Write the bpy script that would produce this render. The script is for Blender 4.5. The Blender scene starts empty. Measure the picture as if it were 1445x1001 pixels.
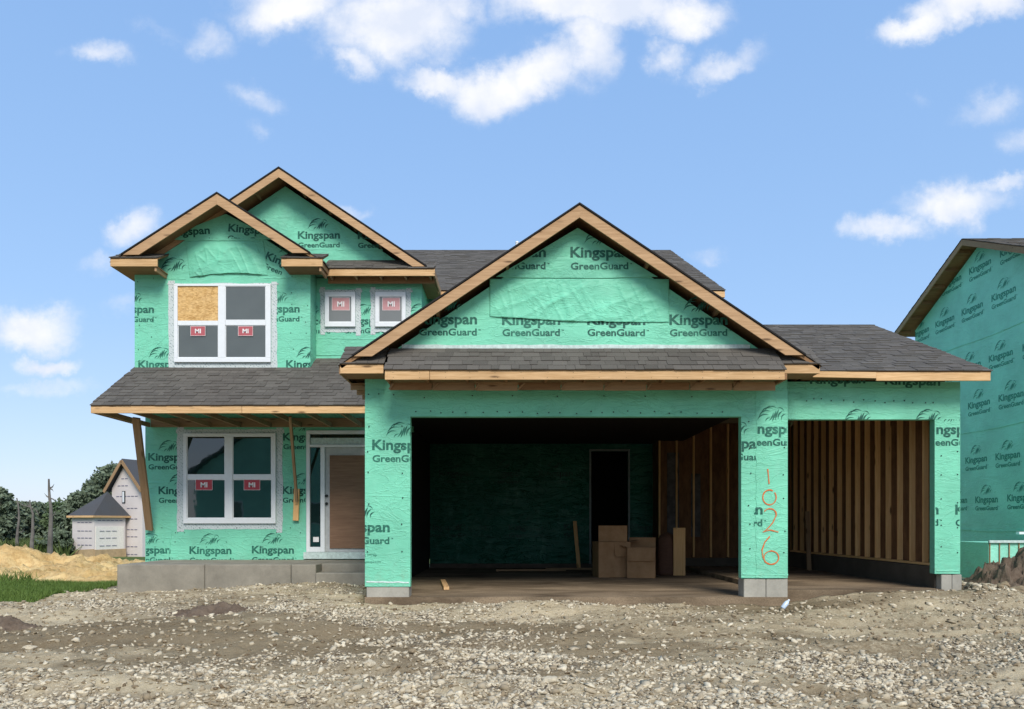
import bpy, bmesh, math, random
import numpy as np
from mathutils import Vector, Matrix, noise
random.seed(7); rng = np.random.default_rng(11)
scene = bpy.context.scene
COL = scene.collection
R = math.radians

# ------------------------------------------------------------------ camera, sky, sun, exposure
CZ = 1.6                      # eye height
F = 1086.0                    # focal length in photograph pixels (1445 wide)
cam_d = bpy.data.cameras.new('camera'); cam = bpy.data.objects.new('camera', cam_d); COL.objects.link(cam)
cam.location = (0, 0, CZ); cam.rotation_euler = (R(90), 0, 0)
cam_d.sensor_width = 36; cam_d.lens = F/1445*36; cam_d.shift_y = 239.5/1445
cam_d.clip_start = .1; cam_d.clip_end = 3000
scene.camera = cam
SUN_EL, SUN_AZ = 42, 15       # degrees; azimuth to the right of straight behind the camera
world = bpy.data.worlds.new('World'); scene.world = world; world.use_nodes = True
sd = bpy.data.lights.new('sun', 'SUN'); sd.energy = 2.05; sd.angle = R(24); sd.color = (1, .95, .87)
sun = bpy.data.objects.new('sun', sd); COL.objects.link(sun)
to_sun = Vector((math.sin(R(SUN_AZ))*math.cos(R(SUN_EL)), -math.cos(R(SUN_AZ))*math.cos(R(SUN_EL)), math.sin(R(SUN_EL))))
sun.rotation_euler = to_sun.to_track_quat('Z', 'Y').to_euler(); sun.location = (0, 0, 30)
vs = scene.view_settings; vs.view_transform = 'Standard'; vs.look = 'None'; vs.gamma = 1; vs.exposure = 0.88
vs.use_curve_mapping = False

class NT:
    """small helper for node trees"""
    def __init__(s, tree): s.t = tree; s.n = tree.nodes; s.l = tree.links
    def add(s, kind, **kw):
        nd = s.n.new(kind)
        for k, v in kw.items(): setattr(nd, k, v)
        return nd
    def link(s, a, b): s.l.new(a, b)
    def val(s, sock, v):
        if isinstance(v, bpy.types.NodeSocket): s.l.new(v, sock)
        else: sock.default_value = v
    def math(s, op, a, b=0.0, c=None, clamp=False):
        nd = s.add('ShaderNodeMath', operation=op); nd.use_clamp = clamp
        s.val(nd.inputs[0], a); s.val(nd.inputs[1], b)
        if c is not None: s.val(nd.inputs[2], c)
        return nd.outputs[0]
    def noise(s, vec, scale, detail=3, rough=.5, dist=0):
        nd = s.add('ShaderNodeTexNoise'); s.val(nd.inputs['Vector'], vec)
        nd.inputs['Scale'].default_value = scale; nd.inputs['Detail'].default_value = detail
        nd.inputs['Roughness'].default_value = rough; nd.inputs['Distortion'].default_value = dist
        return nd.outputs['Fac'], nd.outputs['Color']
    def mapping(s, vec, loc=(0,0,0), rot=(0,0,0), sc=(1,1,1)):
        nd = s.add('ShaderNodeMapping'); s.val(nd.inputs[0], vec)
        nd.inputs[1].default_value = loc; nd.inputs[2].default_value = rot; nd.inputs[3].default_value = sc
        return nd.outputs[0]
    def rng(s, v, a, b, c=0., d=1., smooth=False):
        nd = s.add('ShaderNodeMapRange'); nd.clamp = True
        if smooth: nd.interpolation_type = 'SMOOTHSTEP'
        s.val(nd.inputs[0], v)
        for i, q in enumerate((a, b, c, d)): s.val(nd.inputs[i+1], q)
        return nd.outputs[0]
    def mix(s, f, a, b, mode='MIX'):
        nd = s.add('ShaderNodeMix', data_type='RGBA', blend_type=mode)
        s.val(nd.inputs[0], f)
        for sock, v in ((nd.inputs[6], a), (nd.inputs[7], b)):
            if isinstance(v, bpy.types.NodeSocket): s.l.new(v, sock)
            else: sock.default_value = (*v[:3], 1)
        return nd.outputs[2]
    def bump(s, h, strength=.5, dist=.01, normal=None):
        nd = s.add('ShaderNodeBump'); s.val(nd.inputs['Height'], h)
        nd.inputs['Strength'].default_value = strength; nd.inputs['Distance'].default_value = dist
        if normal is not None: s.link(normal, nd.inputs['Normal'])
        return nd.outputs[0]

# ---- world: Nishita sky and broken cumulus by direction
w = NT(world.node_tree); w.n.clear()
sky = w.add('ShaderNodeTexSky', sky_type='NISHITA'); sky.sun_disc = False
sky.sun_elevation = R(SUN_EL); sky.sun_rotation = R(180 - SUN_AZ); sky.air_density = 1.0; sky.dust_density = .6; sky.ozone_density = 2.4
tc = w.add('ShaderNodeTexCoord')
sep = w.add('ShaderNodeSeparateXYZ'); w.link(tc.outputs['Generated'], sep.inputs[0])
ay = w.math('MAXIMUM', w.math('ABSOLUTE', sep.outputs[1]), .05)
u = w.math('DIVIDE', sep.outputs[0], ay); v = w.math('DIVIDE', sep.outputs[2], ay)
comb = w.add('ShaderNodeCombineXYZ'); w.link(u, comb.inputs[0]); w.link(v, comb.inputs[1])
_, ncol = w.noise(comb.outputs[0], 5.5, 6, .62)
_, ncol2 = w.noise(comb.outputs[0], 16, 8, .68)
def vsc(vec, off, sc):
    a = w.add('ShaderNodeVectorMath', operation='SUBTRACT'); w.link(vec, a.inputs[0]); a.inputs[1].default_value = (off,)*3
    b = w.add('ShaderNodeVectorMath', operation='SCALE'); w.link(a.outputs[0], b.inputs[0]); b.inputs[3].default_value = sc
    return b.outputs[0]
va = w.add('ShaderNodeVectorMath', operation='ADD'); w.link(comb.outputs[0], va.inputs[0]); w.link(vsc(ncol, .5, .085), va.inputs[1])
vb = w.add('ShaderNodeVectorMath', operation='ADD'); w.link(va.outputs[0], vb.inputs[0]); w.link(vsc(ncol2, .5, .05), vb.inputs[1])
warped = vb.outputs[0]
# px, py, radius x, radius y, tilt (deg, + = rising right), density
CLOUDS = [(415,5,95,38,0,1.0),(560,28,125,58,6,1.1),(505,82,38,28,-20,.85),(650,8,60,35,0,.8),
 (612,112,62,20,-12,.95),(688,122,80,36,8,1.15),(760,104,70,36,15,1.0),(832,72,44,52,0,.85),
 (840,8,170,34,0,1.15),(965,16,75,34,0,.95),(944,82,34,30,0,.75),(1030,90,62,22,12,.62),
 (1290,28,66,22,16,.85),(1375,4,100,30,6,1.0),(225,45,70,16,-12,.36),(290,55,52,24,0,.46),(140,75,52,18,0,.6),
 (368,130,50,20,-18,.52),(358,178,30,15,-20,.5),(45,455,88,32,0,1.05),(72,512,44,14,0,.8),(60,542,90,12,0,.4),
 (196,314,40,26,15,.6),(148,366,42,20,0,.42),(180,432,40,16,0,.3),(1258,328,66,20,-4,.8),(1352,298,92,32,6,.92),(1415,272,50,16,10,.8),
 (1392,148,62,24,14,.5),(1300,130,28,16,0,.35),(1436,200,34,22,0,.5),(1003,353,34,14,0,.42),(500,298,34,12,0,.4),
 (330,560,200,10,0,.15),(-160,120,120,40,0,1),(-260,420,150,30,0,.9),(1640,120,120,45,5,1),(1700,380,130,30,0,.9),(380,-130,200,45,0,1),(1100,-170,230,50,0,1)]
acc = None
for (cx, cy, rx, ry, tilt, dn) in CLOUDS:
    m = w.add('ShaderNodeMapping'); m.vector_type = 'TEXTURE'; w.link(warped, m.inputs[0])
    m.inputs[1].default_value = ((cx-722.5)/F, (740-cy)/F, 0); m.inputs[2].default_value = (0, 0, R(tilt)); m.inputs[3].default_value = (rx/F*1.25, ry/F*1.35, 1)
    ln = w.add('ShaderNodeVectorMath', operation='LENGTH'); w.link(m.outputs[0], ln.inputs[0])
    g = w.rng(ln.outputs[1], 1.25, .0, 0, dn, True)
    acc = g if acc is None else w.math('MAXIMUM', acc, g)
# the same broken cloud field goes on round the rest of the sky
nf, _ = w.noise(w.mapping(tc.outputs['Generated'], sc=(1, 1, 2.6)), 2.3, 7, .55)
outside = w.rng(sep.outputs[1], .35, .0)
gen = w.math('MULTIPLY', w.rng(nf, .50, .72, 0, 1.0, True), outside)
acc = w.math('MAXIMUM', acc, gen)
n3, _ = w.noise(comb.outputs[0], 8.5, 8, .62)
dens = w.math('MULTIPLY_ADD', w.math('SUBTRACT', n3, .5), w.math('MULTIPLY', w.rng(acc, 0, .25), 1.45), acc)
dens = w.rng(dens, .06, 1.0, 0, .93, True)
# cloud body: white with slightly greyer, thinner lower parts
n4, _ = w.noise(comb.outputs[0], 11, 5, .55)
ccol = w.mix(w.rng(n4, .35, .62), (2.95, 3.15, 3.6), (3.95, 3.9, 3.9))
hz = w.rng(sep.outputs[2], .0, .42, 1, 0)
skyt = w.mix(1.0, sky.outputs[0], (1.55, 1.30, 1.18), 'MULTIPLY')
grad = w.add('ShaderNodeValToRGB'); w.link(sep.outputs[2], grad.inputs[0]); cr = grad.color_ramp
cr.elements[0].position = 0; cr.elements[0].color = (.50, .66, .88, 1); cr.elements[1].position = .75; cr.elements[1].color = (.23, .45, .87, 1)
e1 = cr.elements.new(.07); e1.color = (.43, .615, .89, 1); e2 = cr.elements.new(.25); e2.color = (.32, .55, .91, 1)
gsc = w.add('ShaderNodeVectorMath', operation='SCALE'); w.link(grad.outputs[0], gsc.inputs[0]); gsc.inputs[3].default_value = 3.45
skyh = w.mix(.86, skyt, gsc.outputs[0])
final = w.mix(dens, skyh, ccol)
bg = w.add('ShaderNodeBackground'); w.link(final, bg.inputs[0]); bg.inputs[1].default_value = .15
wo = w.add('ShaderNodeOutputWorld'); w.link(bg.outputs[0], wo.inputs[0])

# ------------------------------------------------------------------ materials
def mat(name, fn, **kw):
    m = bpy.data.materials.new(name); m.use_nodes = True
    t = NT(m.node_tree); b = m.node_tree.nodes['Principled BSDF']
    b.inputs['Roughness'].default_value = kw.get('rough', .8)
    b.inputs['Specular IOR Level'].default_value = kw.get('spec', .3)
    fn(t, b); return m
def wpos(t): return t.add('ShaderNodeNewGeometry').outputs['Position']
def opos(t): return t.add('ShaderNodeTexCoord').outputs['Object']
def orand(t): return t.add('ShaderNodeObjectInfo').outputs['Random']
def irand(t): return t.add('ShaderNodeNewGeometry').outputs['Random Per Island']

def wrap_height(t):
    p = wpos(t)
    a, _ = t.noise(t.mapping(p, rot=(0, R(35), 0), sc=(1, 1, 3.2)), 1.6, 4, .55, 1.2)
    b, _ = t.noise(t.mapping(p, rot=(0, R(-50), 0), sc=(1, 1, 2.6)), 2.6, 5, .6, .8)
    c, _ = t.noise(t.mapping(p, sc=(.35, .35, 5)), 2.2, 4, .6, .4)
    ra = t.rng(t.math('ABSOLUTE', t.math('SUBTRACT', a, .5)), 0, .035, 1, 0, True)
    rb = t.rng(t.math('ABSOLUTE', t.math('SUBTRACT', b, .5)), 0, .03, 1, 0, True)
    rc = t.rng(t.math('ABSOLUTE', t.math('SUBTRACT', c, .5)), 0, .03, 1, 0, True)
    mk, _ = t.noise(p, .8, 2); mk = t.rng(mk, .42, .62)
    fine, _ = t.noise(p, 38, 4, .65)
    h = t.math('ADD', t.math('MULTIPLY', ra, .55), t.math('MULTIPLY', t.math('MULTIPLY', rb, mk), .7))
    h = t.math('ADD', h, t.math('MULTIPLY', rc, .14))
    h = t.math('ADD', h, t.math('MULTIPLY', a, 1.6))
    return t.math('ADD', h, t.math('MULTIPLY', fine, .16))
def wrap_mat(name, base, dark=False, bump=.75, dirt=True):
    def f(t, b):
        p = wpos(t)
        n, _ = t.noise(p, 1.1, 4, .6); s, _ = t.noise(p, 75, 3, .7)
        n5, _ = t.noise(t.mapping(p, rot=(0, R(20), 0), sc=(1, 1, .4)), 3.0, 6, .7)
        c = t.mix(t.rng(n, .3, .7), [x*.82 for x in base], [min(1, x*1.08) for x in base])
        c = t.mix(t.rng(n5, .52, .75, 0, .2), c, (.34, .62, .50))
        c = t.mix(t.rng(s, .35, .7, 0, .22), c, [x*.62 for x in base])
        if dirt:
            # dust splashed up the foot of the walls
            sp = t.add('ShaderNodeSeparateXYZ'); t.link(p, sp.inputs[0])
            m, _ = t.noise(p, 9, 4, .65)
            k = t.math('MULTIPLY', t.rng(sp.outputs[2], .62, 1.05, 1, 0), t.rng(m, .48, .75, 0, .5))
            c = t.mix(k, c, (.30, .26, .19))
        t.link(c, b.inputs['Base Color'])
        t.link(t.bump(wrap_height(t), bump*.62, .018), b.inputs['Normal'])
    return mat(name, f, rough=.5, spec=.28)
M = {}
GREEN = (.195, .615, .415)
M['wrap'] = wrap_mat('green_house_wrap', GREEN)
M['flap'] = wrap_mat('green_wrap_loose', (.185, .61, .41), bump=.7)
M['wrap_n'] = wrap_mat('green_house_wrap_neighbour', (.30, .76, .57), bump=.6)
M['wrap_shade'] = wrap_mat('green_wrap_shaded', (.008, .11, .068), bump=1.4, dirt=False)  # same wrap, its colour darkened to carry the shade inside the garage
def print_mat(name, col, wear=.5):
    def f(t, b):
        p = wpos(t); n, _ = t.noise(p, 22, 5, .75); n2, _ = t.noise(p, 1.3, 3, .6)
        c = t.mix(t.math('ADD', t.rng(n, .48, .72, 0, wear), t.rng(n2, .4, .7, 0, .35), clamp=True), col, (.07, .34, .22))
        t.link(c, b.inputs['Base Color']); t.link(t.bump(wrap_height(t), .3, .018), b.inputs['Normal'])
    return mat(name, f, rough=.55)
M['print'] = print_mat('dark_green_print', (.008, .075, .055))
M['print_n'] = print_mat('neighbour_print', (.035, .24, .17))
M['print_shade'] = print_mat('shaded_print', (.003, .02, .014))  # same print, darkened to carry the garage shade too
M['spray'] = mat('orange_spray_paint', lambda t, b: (t.link(t.mix(t.rng(t.noise(wpos(t), 14, 3)[0], .48, .8), (.62, .14, .03), (.32, .33, .17)), b.inputs['Base Color'])), rough=.6)

def flat(name, col, rough=.6, spec=.3, nz=.12, sc=14):
    def f(t, b):
        n, _ = t.noise(wpos(t), sc, 4, .6)
        t.link(t.mix(t.rng(n, .3, .7), [x*(1-nz) for x in col], [min(1, x*(1+nz)) for x in col]), b.inputs['Base Color'])
    return mat(name, f, rough=rough, spec=spec)
def wood_mat(name, c1, c2, knots=True, rough=.75, var=.3, bump=.25):
    def f(t, b):
        p = opos(t); r = orand(t)
        off = t.add('ShaderNodeVectorMath', operation='ADD'); t.link(p, off.inputs[0])
        cb = t.add('ShaderNodeCombineXYZ'); t.link(t.math('MULTIPLY', r, 37), cb.inputs[0]); t.link(t.math('MULTIPLY', r, 11), cb.inputs[1]); t.link(cb.outputs[0], off.inputs[1])
        q = off.outputs[0]
        g, _ = t.noise(t.mapping(q, sc=(.5, 9, 9)), 5, 5, .65, .6)
        g2, _ = t.noise(t.mapping(q, sc=(.9, 2, 2)), 1.3, 3, .5)
        c = t.mix(t.rng(g, .3, .7), c1, c2)
        c = t.mix(t.rng(g2, .5, .75, 0, .45), c, [x*.72 for x in c1])
        if knots:
            vo = t.add('ShaderNodeTexVoronoi'); t.link(t.mapping(q, sc=(1.1, 5, 5)), vo.inputs[0]); vo.inputs['Scale'].default_value = 1.6
            k = t.rng(vo.outputs[0], .07, .17, .85, 0)
            c = t.mix(k, c, (.09, .045, .018))
        v_ = t.math('MULTIPLY_ADD', r, var, 1-var/2)
        c = t.mix(1.0, c, t.combine(v_), 'MULTIPLY')
        t.link(c, b.inputs['Base Color'])
        t.link(t.bump(g, bump, .004), b.inputs['Normal'])
    return mat(name, f, rough=rough)
def _combine(self, v_):
    cc = self.add('ShaderNodeCombineXYZ')
    for i in range(3): self.link(v_, cc.inputs[i])
    return cc.outputs[0]
NT.combine = _combine
M['pine'] = wood_mat('fresh_pine', (.46, .27, .115), (.68, .45, .235), var=.28)
M['rake'] = wood_mat('primed_pine', (.35, .205, .10), (.53, .34, .185), var=.16)
M['stud'] = wood_mat('stud_pine', (.66, .36, .13), (.80, .50, .23), var=.35)
M['rough_wood'] = wood_mat('weathered_lumber', (.27, .16, .08), (.37, .24, .13))
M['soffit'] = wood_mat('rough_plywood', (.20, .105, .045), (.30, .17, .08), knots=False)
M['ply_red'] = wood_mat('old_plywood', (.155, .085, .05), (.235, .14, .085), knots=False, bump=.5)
M['darkwood'] = wood_mat('dark_brown_board', (.10, .045, .025), (.16, .075, .04), knots=False)
def osb(t, b):
    p = opos(t)
    vo = t.add('ShaderNodeTexVoronoi'); t.link(t.mapping(p, sc=(1, 1, 2.2)), vo.inputs[0]); vo.inputs['Scale'].default_value = 24
    sp = t.add('ShaderNodeSeparateColor'); t.link(vo.outputs['Color'], sp.inputs[0])
    n, _ = t.noise(p, 6, 4, .6)
    c = t.mix(sp.outputs[0], (.40, .22, .07), (.70, .45, .18)); c = t.mix(t.rng(n, .45, .7, 0, .5), c, (.75, .52, .25))
    t.link(c, b.inputs['Base Color']); t.link(t.bump(sp.outputs[1], .3, .003), b.inputs['Normal'])
M['osb'] = mat('oriented_strand_board', osb)
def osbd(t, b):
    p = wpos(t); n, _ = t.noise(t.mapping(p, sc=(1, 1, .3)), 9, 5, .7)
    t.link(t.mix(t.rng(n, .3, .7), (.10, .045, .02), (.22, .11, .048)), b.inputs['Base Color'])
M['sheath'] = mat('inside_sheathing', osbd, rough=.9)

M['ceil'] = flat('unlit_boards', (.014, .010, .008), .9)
def shingle_mat(name, rnd, base=(.088, .080, .068)):
    def f(t, b):
        r = rnd(t); p = wpos(t)
        n, _ = t.noise(p, 160, 2, .7); m, _ = t.noise(p, 1.2, 3)
        c = t.mix(r, [x*.74 for x in base], [x*1.26 for x in base])
        c = t.mix(t.rng(n, .38, .7, 0, .5), c, [x*2.1 for x in base])
        c = t.mix(t.rng(m, .4, .7, 0, .3), c, (.075, .062, .052))
        t.link(c, b.inputs['Base Color']); t.link(t.bump(n, .5, .004), b.inputs['Normal'])
    return mat(name, f, rough=.92, spec=.2)
M['shingle_i'] = shingle_mat('asphalt_shingle', orand)
M['shingle_s'] = shingle_mat('asphalt_shingles', irand)
M['shingle_far'] = shingle_mat('asphalt_shingles_far', irand, (.06, .062, .066))
M['felt'] = mat('black_underlay', lambda t, b: b.inputs['Base Color'].__setattr__('default_value', (.018, .016, .015, 1)), rough=.9)
M['vinyl'] = flat('white_vinyl', (.71, .73, .73), .35, .5, .03)
def tape(t, b):
    p = wpos(t)
    vo = t.add('ShaderNodeTexVoronoi'); t.link(t.mapping(p, rot=(0, R(40), 0)), vo.inputs[0]); vo.inputs['Scale'].default_value = 34
    wv = t.add('ShaderNodeTexWave'); t.link(t.mapping(p, rot=(0, R(45), 0)), wv.inputs[0]); wv.inputs['Scale'].default_value = 7; wv.inputs['Distortion'].default_value = 5
    k = t.math('MULTIPLY', t.rng(vo.outputs[0], .3, .5, 1, 0), t.rng(wv.outputs[0], .4, .6))
    t.link(t.mix(k, (.52, .57, .56), (.24, .31, .30)), b.inputs['Base Color'])
    n, _ = t.noise(p, 30, 4, .6); t.link(t.bump(n, .6, .01), b.inputs['Normal'])
M['tape'] = mat('printed_flashing_tape', tape, rough=.5)
M['tape_plain'] = flat('pale_flashing_strip', (.48, .58, .54), .5, .4, .2, 20)
def glass(name, col, rough, spec):
    def f(t, b):
        n, _ = t.noise(wpos(t), 2.2, 2)
        t.link(t.mix(n, [x*.8 for x in col], [x*1.2 for x in col]), b.inputs['Base Color'])
        t.link(t.bump(n, .05, .02), b.inputs['Normal'])
    return mat(name, f, rough=rough, spec=spec)
M['glass_screen'] = glass('screened_glass', (.085, .097, .090), .35, .8)
M['glass_pale'] = glass('filmed_glass', (.15, .16, .155), .4, .6)
M['glass'] = glass('dark_glass', (.006, .018, .016), .02, 1.0)
M['glass_far'] = glass('far_glass', (.03, .04, .05), .1, .8)
M['greybatt2'] = flat('dull_frame', (.20, .23, .22), .7)
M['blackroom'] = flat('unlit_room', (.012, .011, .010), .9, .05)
M['greybatt'] = flat('grey_insulation', (.10, .09, .085), .9, .1, .4, 6)
M['sticker'] = flat('red_sticker', (.42, .04, .055), .4, .4, .08)
M['sticker_pale'] = flat('pale_red_sticker', (.50, .25, .25), .4, .4, .08)
M['sticker_up'] = flat('faded_red_sticker', (.42, .10, .11), .4, .4, .08)
M['white'] = flat('white_print', (.75, .72, .7), .5)
M['black'] = flat('black_plastic', (.015, .02, .02), .5)
def concrete(name, c):
    def f(t, b):
        p = wpos(t); n, _ = t.noise(p, 2.4, 6, .65); m, _ = t.noise(p, 40, 3, .7)
        cc = t.mix(t.rng(n, .3, .7), [x*.72 for x in c], [x*1.15 for x in c]); cc = t.mix(t.rng(m, .5, .75, 0, .35), cc, [x*.6 for x in c])
        t.link(cc, b.inputs['Base Color']); t.link(t.bump(m, .4, .006), b.inputs['Normal'])
    return mat(name, f, rough=.9, spec=.2)
M['conc'] = concrete('porch_concrete', (.27, .245, .195))
M['conc_in'] = concrete('garage_stem_concrete', (.10, .085, .065))
M['conc_l'] = concrete('footing_concrete', (.40, .38, .32))
def floorf(t, b):
    p = wpos(t); n, _ = t.noise(t.mapping(p, sc=(.5, 1, 1)), 1.6, 6, .65, .5); m, _ = t.noise(p, 50, 3, .7)
    cc = t.mix(t.rng(n, .3, .65), (.09, .064, .040), (.32, .24, .155)); cc = t.mix(t.rng(m, .45, .7, 0, .6), cc, (.07, .05, .033))
    t.link(cc, b.inputs['Base Color']); t.link(t.bump(n, .6, .02), b.inputs['Normal'])
M['floor'] = mat('dusty_slab', floorf, rough=.95, spec=.15)
def card(t, b):
    p = opos(t); n, _ = t.noise(p, 5, 4, .6); m, _ = t.noise(t.mapping(p, sc=(1, 1, 30)), 9, 2)
    t.link(t.mix(t.rng(n, .3, .7), (.31, .165, .075), (.42, .24, .12)), b.inputs['Base Color']); t.link(t.bump(m, .15, .002), b.inputs['Normal'])
M['card'] = mat('cardboard', card, rough=.85)
M['whitewrap'] = flat('white_house_wrap', (.62, .56, .53), .5, .3, .05, .6)
M['greyprint'] = flat('grey_print', (.16, .15, .22), .6)
M['door_white'] = flat('white_panel', (.74, .70, .62), .45)
M['door_grey'] = flat('grey_primed_door', (.42, .43, .42), .5)
M['stonebase'] = flat('tan_base', (.42, .30, .17), .9, .2, .2, 3)
M['steel_green'] = flat('dark_green_steel', (.008, .028, .02), .6, .2, .2, 2)
def sandf(t, b):
    p = wpos(t); n, _ = t.noise(p, 1.0, 7, .66); m, _ = t.noise(p, 9, 5, .7)
    c = t.mix(t.rng(n, .32, .68), (.46, .29, .115), (.80, .60, .30)); c = t.mix(t.rng(m, .46, .68, 0, .75), c, (.36, .22, .09))
    t.link(c, b.inputs['Base Color']); t.link(t.bump(m, .8, .05), b.inputs['Normal'])
M['sand'] = mat('yellow_sand', sandf, rough=1, spec=.1)
def dirtf(t, b):
    p = wpos(t); n, _ = t.noise(p, 5, 6, .7); m, _ = t.noise(p, 40, 4, .7)
    t.link(t.mix(t.rng(n, .3, .7), (.085, .06, .042), (.19, .145, .105)), b.inputs['Base Color']); t.link(t.bump(m, .8, .02), b.inputs['Normal'])
M['dirt'] = mat('dark_wet_dirt', dirtf, rough=1, spec=.1)
def stonef(t, b):
    r = irand(t); p = wpos(t); n, _ = t.noise(p, 60, 4, .7)
    c = t.mix(r, (.25, .195, .12), (.68, .60, .44)); c = t.mix(t.rng(n, .45, .7, 0, .45), c, (.25, .205, .155))
    t.link(c, b.inputs['Base Color']); t.link(t.bump(n, .5, .006), b.inputs['Normal'])
M['stone'] = mat('crushed_limestone', stonef, rough=.9, spec=.2)
def clodf(t, b):
    r = irand(t); t.link(t.mix(r, (.14, .10, .06), (.33, .26, .165)), b.inputs['Base Color'])
M['clod'] = mat('dirt_clods', clodf, rough=1, spec=.1)
def leaf_mat(name, a, b_):
    def f(t, b):
        r = irand(t); n, _ = t.noise(wpos(t), .5, 3)
        t.link(t.mix(t.math('MULTIPLY_ADD', r, .5, t.math('MULTIPLY', n, .5)), a, b_), b.inputs['Base Color'])
    return mat(name, f, rough=.65, spec=.25)
M['leaf'] = leaf_mat('oak_leaves', (.07, .10, .065), (.18, .22, .135))
M['leaf2'] = leaf_mat('pale_leaves', (.06, .10, .045), (.14, .19, .085))
M['grass'] = leaf_mat('grass_blades', (.05, .105, .018), (.15, .22, .045))
M['weed'] = leaf_mat('field_weeds', (.06, .10, .03), (.17, .21, .07))
M['bark'] = flat('bark', (.07, .055, .045), .95, .1, .3, 3)
M['deadbark'] = flat('dead_bark', (.15, .135, .12), .95, .1, .3, 2)
M['plastic_b'] = flat('pale_blue_plastic', (.55, .66, .8), .3, .5)

# ------------------------------------------------------------------ builders
WM = {}
def P(px, py, D): return Vector(((px-722.5)*D/F, D, CZ + (740-py)*D/F))
def X(px, D): return (px-722.5)*D/F
def Z(py, D): return CZ + (740-py)*D/F
def link(o, parent=None, world=None):
    world = world if world is not None else Matrix.Identity(4)
    COL.objects.link(o)
    if parent is not None:
        o.parent = parent; o.matrix_local = WM[parent].inverted() @ world
    else: o.matrix_local = world
    WM[o] = world
    return o
def tag(o, label=None, cat=None, group=None, kind=None):
    for k, q in (('label', label), ('category', cat), ('group', group), ('kind', kind)):
        if q: o[k] = q
    return o
def empty(name, loc, label, cat, group=None):
    o = bpy.data.objects.new(name, None); o.empty_display_size = .3
    link(o, None, Matrix.Translation(Vector(loc))); return tag(o, label, cat, group)

class MB:
    def __init__(s): s.v = []; s.f = []
    def add(s, verts, faces):
        n = len(s.v); s.v += [tuple(q) for q in verts]; s.f += [tuple(i+n for i in f) for f in faces]; return s
    def box(s, x0, x1, y0, y1, z0, z1):
        c = [(x0,y0,z0),(x1,y0,z0),(x1,y1,z0),(x0,y1,z0),(x0,y0,z1),(x1,y0,z1),(x1,y1,z1),(x0,y1,z1)]
        return s.add(c, [(0,3,2,1),(4,5,6,7),(0,1,5,4),(1,2,6,5),(2,3,7,6),(3,0,4,7)])
    def prism(s, poly, y0, y1):
        """poly: list of (x,z), counter-clockwise seen from -y"""
        n = len(poly)
        vs_ = [(x, y0, z) for x, z in poly] + [(x, y1, z) for x, z in poly]
        fs = [tuple(range(n)), tuple(range(2*n-1, n-1, -1))] + [(i, i+n, (i+1) % n + n, (i+1) % n) for i in range(n)]
        return s.add(vs_, fs)
    def extr(s, pts, d):
        """pts planar loop, extruded by vector d"""
        n = len(pts); d = Vector(d)
        vs_ = [Vector(p) for p in pts] + [Vector(p)+d for p in pts]
        fs = [tuple(range(n)), tuple(range(2*n-1, n-1, -1))] + [(i, i+n, (i+1) % n + n, (i+1) % n) for i in range(n)]
        return s.add(vs_, fs)
    def bar(s, p0, p1, w, h, up=(0,0,1)):
        p0 = Vector(p0); p1 = Vector(p1); d = (p1-p0).normalized(); sd_ = d.cross(Vector(up)).normalized(); u_ = sd_.cross(d)
        c = [p0+sd_*a*w/2+u_*b*h/2 for a, b in ((-1,-1),(1,-1),(1,1),(-1,1))] + [p1+sd_*a*w/2+u_*b*h/2 for a, b in ((-1,-1),(1,-1),(1,1),(-1,1))]
        return s.add(c, [(0,1,2,3),(7,6,5,4),(0,4,5,1),(1,5,6,2),(2,6,7,3),(3,7,4,0)])
    def tube(s, pts, rad, n=8):
        rings = []
        for i, p in enumerate(pts):
            p = Vector(p); a = Vector(pts[max(0, i-1)]); b = Vector(pts[min(len(pts)-1, i+1)])
            d = (b-a).normalized(); q = d.orthogonal().normalized(); w_ = d.cross(q)
            rings.append([p + (q*math.cos(2*math.pi*k/n) + w_*math.sin(2*math.pi*k/n))*rad[i] for k in range(n)])
        base = len(s.v)
        for r_ in rings: s.v += [tuple(q) for q in r_]
        for i in range(len(rings)-1):
            for k in range(n):
                s.f.append((base+i*n+k, base+i*n+(k+1) % n, base+(i+1)*n+(k+1) % n, base+(i+1)*n+k))
        s.f.append(tuple(base+k for k in range(n))[::-1]); s.f.append(tuple(base+(len(rings)-1)*n+k for k in range(n)))
        return s
    def build(s, name, m, parent=None, smooth=False, local=None, kind=None, bevel=0):
        me = bpy.data.meshes.new(name)
        if local is None:
            vv = np.array(s.v); c = Vector(((vv[:,0].min()+vv[:,0].max())/2, (vv[:,1].min()+vv[:,1].max())/2, vv[:,2].min()))
            me.from_pydata([tuple(Vector(q)-c) for q in s.v], [], s.f); world = Matrix.Translation(c)
        else: me.from_pydata(s.v, [], s.f); world = local
        bm = bmesh.new(); bm.from_mesh(me); bmesh.ops.recalc_face_normals(bm, faces=bm.faces)
        if bevel: bmesh.ops.bevel(bm, geom=bm.edges[:], offset=bevel, segments=1, affect='EDGES')
        bm.to_mesh(me); bm.free()
        me.materials.append(M[m] if isinstance(m, str) else m)
        if smooth:
            for p in me.polygons: p.use_smooth = True
        o = bpy.data.objects.new(name, me); link(o, parent, world)
        if kind: o['kind'] = kind
        return o
def board(name, p0, p1, w, h, m, parent, up=(0,0,1), bevel=.003):
    """a board lying along its own local X (so that the grain follows it): w across, h along up"""
    p0 = Vector(p0); p1 = Vector(p1); L = (p1-p0).length
    d = (p1-p0).normalized(); side = Vector(up).cross(d).normalized(); u_ = d.cross(side)
    mw = Matrix(((d.x, side.x, u_.x, p0.x), (d.y, side.y, u_.y, p0.y), (d.z, side.z, u_.z, p0.z), (0,0,0,1)))
    b = MB().box(0, L, -w/2, w/2, -h/2, h/2)
    return b.build(name, m, parent, local=mw, bevel=bevel)
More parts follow.
